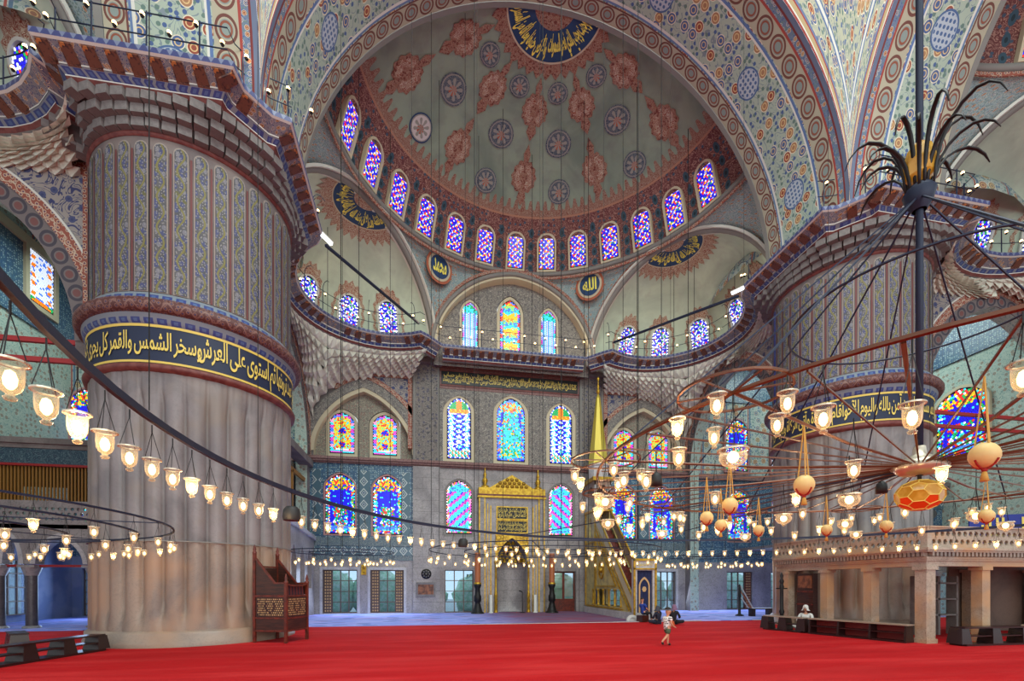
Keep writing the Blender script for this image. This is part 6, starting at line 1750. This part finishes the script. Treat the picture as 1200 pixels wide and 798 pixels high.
# ---- smaller ring chandeliers
def ring_ch(cx, cy, rs, z, nl, label, lab, grp, top, s=1.0, every=7, e=10):
    t = thing('ring_chandelier', label, 'chandelier', (cx, cy, 0))
    for r, dz in rs: part('ring', m_iron, t, lambda b: b.tube(circle(0, 0, r, z + dz, 64), .020, 4, True))
    for k in range(6):
        a = k * pi / 3 + .2; part('spoke', m_iron, t, lambda b: b.tube([(rs[-1][0] * cos(a) * .1, rs[-1][0] * sin(a) * .1, z), (rs[0][0] * cos(a), rs[0][0] * sin(a), z + rs[0][1])], .012, 4))
    m = 0
    for r, dz in rs:
        k_ = max(6, int(nl * r / rs[0][0]))
        for k in range(k_):
            a = 2 * pi * (k + .37 * m) / k_; p = (cx + r * cos(a), cy + r * sin(a), z + dz)
            if vis(p, 10): lamp(p, lab % ('outer', 'middle' if len(rs) > 2 else 'inner', 'inner')[m], grp + (' outer', ' second', ' third')[m], .24, every, e, s)
        m += 1
    return t
far_r = [(-8.0, 3.7, ((2.0, 0), (1.2, -.04)), 20, 'small iron ring chandelier before the left tile windows'), (-.3, 1.7, ((4.3, 0), (3.0, -.04), (1.7, -.06)), 34, 'triple iron ring chandelier hanging before the golden niche'), (8.2, 3.7, ((2.0, 0), (1.2, -.04)), 22, 'small iron ring chandelier right of the pulpit stair')]
for cx, cy, rs, nl, lb in far_r:
    sh_ = 'small glass lamp on %s ring of ' + {-8.0: 'the chandelier before the left tile windows', -.3: 'the triple chandelier before the niche', 8.2: 'the chandelier right of the pulpit stair'}[cx]
    ring_ch(cx, cy, rs, 2.86, nl, lb, sh_, 'lamps of the ' + lb, 18, 1.15)
ring_ch(-13.95, -7.3, ((4.85, 0), (4.3, -.10), (3.3, -.16)), 2.66, 40, 'iron ring chandelier in the left aisle with flat converging rings', 'glass lamp on %s ring of the left aisle chandelier', 'lamps of the left aisle ring', 26, 1.0)
t = thing('loudspeaker', 'small black speaker box at right tip of the left aisle ring', 'speaker', tuple(at_z(203, 640, 2.58))); part('body', m_speaker, t, lambda b: b.bx(-.07, .07, -.07, .07, -.2, -.08)); part('hanger', m_dark, t, lambda b: b.tube([(0, 0, -.08), (0, 0, .06)], .008, 4))
# ---- steel cables from the vaults
def vault_z(x, y):
    if y < 1.2: return 26.0
    r = hypot(x, y - DY)
    if r < 8.2: return DZ + DB * sqrt(1 - (r / DA) ** 2)
    return 17.0
def cable(x, y, z0, z1, label, grp, r=.012):
    b = MB(); b.tube([(x, y, z0), (x, y, z1)], r, 4); b.build('hanging_cable', m_cable, None, label=label, cat='cable', group=grp)
for cx, cy, rs, nl, lb in far_r:
    m = 10 if rs[0][0] > 3 else 4
    for k in range(m):
        a = 2 * pi * (k + .3) / m; x, y = cx + rs[0][0] * cos(a), cy + rs[0][0] * sin(a)
        if abs(x) > 8.0 and y < 3.3: continue
        cable(x, y, 2.885, vault_z(x, y), 'thin steel cable from the vault to outer ring of the ' + {-8.0: 'left small', -.3: 'triple', 8.2: 'right small'}[cx] + ' chandelier', 'cables of the ' + lb, .013)
    for k in range(m // 2):
        a = 2 * pi * (k + .55) / (m // 2); x, y = cx + rs[1][0] * cos(a), cy + rs[1][0] * sin(a)
        if abs(x) > 8.0 and y < 3.3: continue
        cable(x, y, 2.845, vault_z(x, y), 'thin steel cable from the vault to inner ring of the ' + {-8.0: 'left small', -.3: 'triple', 8.2: 'right small'}[cx] + ' chandelier', 'inner cables of the ' + lb, .011)
for k in range(24):
    a = 2 * pi * (k + .35) / 24; p = (RX + RR * cos(a), RY + RR * sin(a), RZ); v = vis(p)
    if v and v[2] > 1.8: cable(p[0], p[1], RZ + .04, 26.0, 'thin steel cable rising out of sight from the great iron ring', 'cables of the great ring', .0035)
# ---------------------------------------------------------------- gallery railings and their small lights
BLB = MB(); BLB.ball((0, 0, 0), .05, 8, 6); blb = BLB.mesh('bulb', m_bulbw)
HLD = MB(); HLD.lathe([(.0, -.10), (.03, -.09), (.045, -.05), (.05, -.045)], 8); hld = HLD.mesh('holder', m_dark)
pst = MB(); pst.tube([(0, 0, 0), (0, 0, 1.12)], .020, 5); pst = pst.mesh('post', m_iron)
hook = MB(); hook.tube([(0, 0, 1.1), (0, -.02, 1.28), (0, -.12, 1.42), (0, -.3, 1.44), (0, -.42, 1.34)], .014, 4); hook = hook.mesh('hook', m_iron)
NB = [0]
def railing(P, label, lab, sp=1.15, o=.28, lights=True, e=0, zt=CZ, tall=False):
    Q = offset_line(P, o)
    t = thing('gallery_railing', label, 'railing', (0, 0, 0))
    for z in (.55, 1.08): part('rail', m_iron, t, lambda b: b.tube([(p[0], p[1], zt + z) for p in Q], .014, 4))
    acc = 0.0; nxt = .2; i = 0
    for a, b2 in zip(Q[:-1], Q[1:]):
        a, b2 = Vector(a), Vector(b2); l = (b2 - a).length
        while nxt <= acc + l:
            p = a.lerp(b2, (nxt - acc) / l); d = (b2 - a).normalized(); rz = atan2(d.y, d.x)
            link('post', pst, t, (p.x, p.y, zt), rz)
            if tall: link('hook', hook, t, (p.x, p.y, zt), rz)
            if lights:
                for f_, zz in ((0.0, .86), (.5, .52)):
                    pp = p + d * (sp * f_) + Vector((d.y, -d.x)) * .17
                    if not vis((pp.x, pp.y, zt + zz), 10): continue
                    L_ = thing('oil_light', lab, 'lamp', (pp.x, pp.y, zt + zz), 0, 'lights on the ' + label)
                    link('bulb', blb, L_); link('holder', hld, L_)
                    NB[0] += 1
                    if e and NB[0] % 2 == 0: point(L_, e, .0, (1.0, .80, .56))
            nxt += sp; i += 1
        acc += l
    return t
n1 = len(side_arc); n2 = n1 + len(pier_front); n3 = n2 + len(exarc)
for sx, nm in ((-1, 'left'), (1, 'right')):
    fl_ = full_left if sx < 0 else fr_
    N_ = len(fl_)
    cut = lambda a, c: fl_[a:c] if sx < 0 else fl_[N_ - c:N_ - a]
    railing(cut(4, n1 + 1), 'iron railing on the outer cornice beyond the %s pier' % nm, 'small warm light on the railing beyond %s pier' % nm)
    railing(cut(n1, n2 - 1), 'iron railing on the cornice of the %s pier' % nm, 'small warm light on the %s pier railing' % nm, tall=False)
    railing(cut(n2 - 1, n3 + 1), 'iron railing with curved hooks round the %s exedra' % nm, 'small warm light on the %s exedra railing' % nm, tall=True, e=26)
railing([(-4.1, 8.5), (-3.8, 8.7), (3.8, 8.7), (4.1, 8.5)], 'iron railing above the gold inscription over the niche', 'small warm light on the railing above the inscription', e=20)
for sx, nm in ((-1, 'left'), (1, 'right')):
    a, c = Vector((sx * 8.25, 2.0, 13.75)), Vector((sx * 5.1, 7.75, 14.5))
    b = MB(); b.tube([a, c], .06, 4); b.build('tie_beam', m_iron, None, label='long dark iron beam slanting across the %s exedra above the cornice' % nm, cat='beam')
    t = thing('tube_light', 'white tube light on the cornice corner of the %s pier' % nm, 'lamp', (sx * 8.22, 2.0, 13.98), radians(60 if sx < 0 else 120))
    part('tube', m_tubelight, t, lambda b: b.bx(-.25, .25, -.045, .045, -.05, .03)); part('housing', m_white, t, lambda b: b.bx(-.28, .28, -.07, .07, .03, .07))
# ---------------------------------------------------------------- people
def skin(name, V, Ed, m, parent, sub=1, root=0):
    me = bpy.data.meshes.new(name); keys = list(V)
    me.from_pydata([V[k][0] for k in keys], [(keys.index(a), keys.index(b)) for a, b in Ed], [])
    me.materials.append(m)
    o = link(name, me, parent)
    s = o.modifiers.new('Skin', 'SKIN'); s.use_smooth_shade = True
    for i, k in enumerate(keys):
        r = V[k][1]; d = me.skin_vertices[0].data[i]
        d.radius = (r, r) if not isinstance(r, tuple) else r
        d.use_root = (i == root)
    u = o.modifiers.new('Sub', 'SUBSURF'); u.levels = sub; u.render_levels = sub
    return o
def person(label, loc, rz, J, clothes, hair=None, group=None, head_r=.075, look=0.0):
    """J: joint -> (x right, y forward, z); clothes: (name, material, [joint chains], extra radius)"""
    t = thing('person', label, 'person', loc, rz, group)
    R = dict(pel=.105, spine=.10, chest=.115, neck=.042, hd0=.055, hd1=head_r, hd2=head_r * .92, sl=.05, sr=.05, el=.036, er=.036, wl=.026, wr=.026, hl=.028, hr=.028, tl=.08, tr=.08, kl=.052, kr=.052, al=.034, ar=.034, fl=.03, fr=.03)
    V = {k: (Vector(p), R[k] * J.get('_s', 1)) for k, p in J.items() if k[0] != '_'}
    s_ = J.get('_s', 1)
    E_ = [('pel', 'spine'), ('spine', 'chest'), ('chest', 'neck'), ('neck', 'hd0'), ('hd0', 'hd1'), ('hd1', 'hd2')]
    for q_ in 'lr': E_ += [('chest', 's' + q_), ('s' + q_, 'e' + q_), ('e' + q_, 'w' + q_), ('w' + q_, 'h' + q_), ('pel', 't' + q_), ('t' + q_, 'k' + q_), ('k' + q_, 'a' + q_), ('a' + q_, 'f' + q_)]
    # five fingers on each hand
    for q_ in 'lr':
        w_, h_ = V['w' + q_][0], V['h' + q_][0]; d = (h_ - w_).normalized(); sd = d.cross(Vector((0, 0, 1)))
        sd = sd.normalized() if sd.length > .1 else Vector((1, 0, 0))
        for i, (o_, ln) in enumerate(((-.9, .055), (-.3, .07), (.3, .068), (.85, .05))):
            b_ = h_ + sd * (.018 * o_ * s_) + d * (.018 * s_); k1, k2 = 'F%s%da' % (q_, i), 'F%s%db' % (q_, i)
            V[k1] = (b_ + d * (ln * .5 * s_), .0085 * s_); V[k2] = (b_ + d * (ln * .85 * s_) + Vector((0, 0, -.018 * s_)), .007 * s_)
            E_ += [('h' + q_, k1), (k1, k2)]
        k1, k2 = 'T%sa' % q_, 'T%sb' % q_
        V[k1] = (h_ - sd * (.034 * s_), .010 * s_); V[k2] = (h_ - sd * (.046 * s_) + d * (.034 * s_), .008 * s_)
        E_ += [('h' + q_, k1), (k1, k2)]
    skin('body', V, E_, m_skin, t, 1)
    for nm, m, chains, ex in clothes:
        ks = []; Ec = []
        VV = {}
        for c_ in chains:
            for k in c_:
                if isinstance(k, tuple): key, src, fr_, dst = k[0], k[1], k[2], k[3]; VV[key] = (V[src][0].lerp(V[dst][0], fr_), (V[src][1] + (V[dst][1] - V[src][1]) * fr_ + ex) if len(k) < 5 else k[4])
                else: VV[k] = (V[k][0], V[k][1] + ex)
            kk = [k[0] if isinstance(k, tuple) else k for k in c_]
            Ec += list(zip(kk[:-1], kk[1:]))
        skin(nm, VV, Ec, m, t, 1)
    # face
    h1, h2 = V['hd1'][0], V['hd2'][0]; up = (h2 - h1).normalized(); fw = Vector((sin(look), cos(look), 0)); fw = (fw - up * fw.dot(up)).normalized(); rt = fw.cross(up)
    c = h1.lerp(h2, .35); r = head_r * s_
    for nm, pts, m, rr_ in (('eye', ((.36, .12), (-.36, .12)), m_eye, .13), ('ear', ((.98, .0), (-.98, .0)), m_skin, .22)):
        for a, z in pts:
            b = MB(); p = c + rt * (a * r) + up * (z * r) + fw * ((.90 if nm == 'eye' else .05) * r); b.ball(p, rr_ * r, 8, 5); b.build(nm, m, t)
    b = MB(); b.tube([c + up * (.15 * r) + fw * (.92 * r), c - up * (.18 * r) + fw * (1.16 * r), c - up * (.22 * r) + fw * (.94 * r)], [.07 * r, .15 * r, .1 * r], 6); b.build('nose', m_skin, t)
    b = MB(); b.tube([c - up * (.48 * r) + fw * (.86 * r) - rt * (.28 * r), c - up * (.5 * r) + fw * (.95 * r), c - up * (.48 * r) + fw * (.86 * r) + rt * (.28 * r)], .07 * r, 5); b.build('mouth', m_lip, t)
    if hair:
        nm, m, k = hair
        b = MB(); hc = h1.lerp(h2, .62) - fw * (.14 * r)
        b.lathe([(1.06 * r * sin(pi * i / 8), 1.10 * r * cos(pi * i / 8)) for i in range(0, 4 if k == 'short' else 8)], 14, (0, 0, 0))
        if k == 'veil': b.lathe([(1.06 * r, .1 * r), (1.1 * r, -.5 * r), (1.25 * r, -1.2 * r), (1.9 * r, -1.9 * r)], 14, (0, 0, 0), pi * .28 + pi / 2 + 0, pi * 2.72 - 0 - pi * .78 + pi / 2)
        b.v = [tuple(hc + rt * p[0] + fw * p[1] + up * p[2]) for p in b.v]
        o = b.build(nm, m, t); sm = o.modifiers.new('Solid', 'SOLIDIFY'); sm.thickness = .008
    return t
# walking boy, facing right
s = .60
boy = {k: tuple(x * s for x in p) for k, p in dict(pel=(0, 0, .80), spine=(0, .0, .96), chest=(0, .02, 1.12), neck=(0, .02, 1.28), hd0=(0, .04, 1.36), hd1=(0, .06, 1.45), hd2=(0, .055, 1.56), sl=(-.19, .02, 1.2), sr=(.19, .02, 1.2), el=(-.24, .08, .98), er=(.25, .0, .97), wl=(-.17, .25, .92), wr=(.22, .16, .84), hl=(-.14, .32, .93), hr=(.21, .23, .82), tl=(-.10, 0, .78), tr=(.10, 0, .78), kl=(-.11, .14, .46), kr=(.10, -.08, .46), al=(-.11, .12, .09), ar=(.10, -.36, .22), fl=(-.11, .28, .04), fr=(.10, -.30, .08)).items()}
boy['_s'] = .72
bt = person('small boy in white print shirt and olive shorts walking across the red carpet', (1.44, -4.41, .0), radians(-78), boy,
    [('shirt', m_print, [[('s0', 'pel', -.75, 'spine'), 'pel', 'spine', 'chest', 'sl', ('ml', 'sl', .6, 'el')], ['chest', 'sr', ('mr', 'sr', .6, 'er')]], .022),
     ('shorts', m_olive, [[('p0', 'pel', .2, 'spine'), 'pel', 'tl', ('q1', 'tl', .85, 'kl')], ['pel', 'tr', ('q2', 'tr', .85, 'kr')]], .02),
     ('sandal', m_shoe, [['al', 'fl']], .008), ('sandal', m_shoe, [['ar', 'fr']], .008)], ('hair', m_hair, 'short'), head_r=.112)
# seated man in blue shirt
s = .72
man = {k: tuple(x * s for x in p) for k, p in dict(pel=(0, 0, .52), spine=(0, -.04, .70), chest=(0, -.07, .92), neck=(0, -.09, 1.10), hd0=(0, -.08, 1.17), hd1=(0, -.08, 1.25), hd2=(0, -.11, 1.34), sl=(-.20, -.07, 1.02), sr=(.20, -.07, 1.02), el=(-.26, .02, .76), er=(.26, .02, .76), wl=(-.16, .26, .66), wr=(.16, .26, .66), hl=(-.13, .35, .62), hr=(.13, .35, .62), tl=(-.11, .03, .50), tr=(.11, .03, .50), kl=(-.14, .46, .50), kr=(.14, .46, .50), al=(-.14, .44, .09), ar=(.14, .50, .09), fl=(-.14, .62, .04), fr=(.14, .68, .04)).items()}
man['_s'] = .74
person('man in blue shirt and dark trousers seated before the navy curtain, hands on knees', tuple(at_z(754, 728.5, .012)), radians(-72), man,
    [('shirt', m_blueshirt, [[('s0', 'pel', -.3, 'spine'), 'pel', 'spine', 'chest', 'sl', ('ml', 'sl', .75, 'el')], ['chest', 'sr', ('mr', 'sr', .75, 'er')]], .018),
     ('trousers', m_trous, [[('p0', 'pel', .2, 'spine'), 'pel', 'tl', 'kl', ('q1', 'kl', .9, 'al')], ['pel', 'tr', 'kr', ('q2', 'kr', .9, 'ar')]], .016),
     ('shoe', m_shoe, [['al', 'fl']], .012), ('shoe', m_shoe, [['ar', 'fr']], .012)], ('hair', m_hair, 'short'), head_r=.095)
b = MB(); b.bx(-.17, .17, -.2, .17, 0, .27); b.build('stool', m_wood, None, tuple(at_z(753.4, 728.5, .012)), radians(-72), label='low wooden stool under the seated man in blue', cat='stool')
# two people sitting on the floor
def floor_sit(label, loc, rz, cloth, veil, s=.68, bag=False, look=0.0):
    J = {k: tuple(x * s for x in p) for k, p in dict(pel=(0, 0, .14), spine=(0, -.03, .34), chest=(0, -.02, .56), neck=(0, 0, .74), hd0=(0, .02, .80), hd1=(0, .04, .88), hd2=(0, .03, .98), sl=(-.19, -.02, .66), sr=(.19, -.02, .66), el=(-.27, .08, .40), er=(.27, .08, .40), wl=(-.12, .28, .32), wr=(.12, .30, .32), hl=(-.06, .36, .31), hr=(.06, .38, .31), tl=(-.12, .04, .13), tr=(.12, .04, .13), kl=(-.36, .34, .17), kr=(.36, .34, .17), al=(-.02, .42, .07), ar=(.06, .52, .07), fl=(.12, .46, .05), fr=(-.08, .56, .05)).items()}
    J['_s'] = .70
    t = person(label, loc, rz, J, [('robe', cloth, [['pel', 'spine', 'chest', 'sl', 'el', ('ml', 'el', .8, 'wl')], ['chest', 'sr', 'er', ('mr', 'er', .8, 'wr')]], .024), ('skirt', cloth, [['pel', 'tl', 'kl', ('q1', 'kl', .8, 'al')], ['pel', 'tr', 'kr', ('q2', 'kr', .8, 'ar')]], .03)], ('headscarf', veil, 'veil'), head_r=.10, look=look)
    return t
floor_sit('person in navy robe and dark headscarf sitting on the carpet behind the boy', tuple(at_z(771, 731.5, 0)), radians(20), m_navycloth, mat('grey_scarf', (62, 66, 76), .9), .70)
floor_sit('person in dark robe and mauve headscarf sitting on carpet right of the navy robed one', tuple(at_z(790, 731.5, 0)), radians(-60), m_trous, mat('mauve_scarf', (128, 96, 122), .9), .76)
b = MB(); b.box((0, 0, .11), (.20, .14, .20), top=.8); b.tube([(-.07, 0, .2), (-.05, 0, .29), (.05, 0, .29), (.07, 0, .2)], .012, 5); b.build('handbag', mat('orange_bag', (196, 92, 50), .6), None, tuple(at_z(787, 734.5, 0)), .4, label='small orange handbag on the carpet before the mauve headscarf person', cat='bag')
wp = at_d(943, 733, 13.6)
floor_sit('person in white hooded robe sitting behind the pale bench under the tribune', (8.2, -1.55, 0), radians(120), m_whitecloth, m_whitecloth, .86, look=.3)
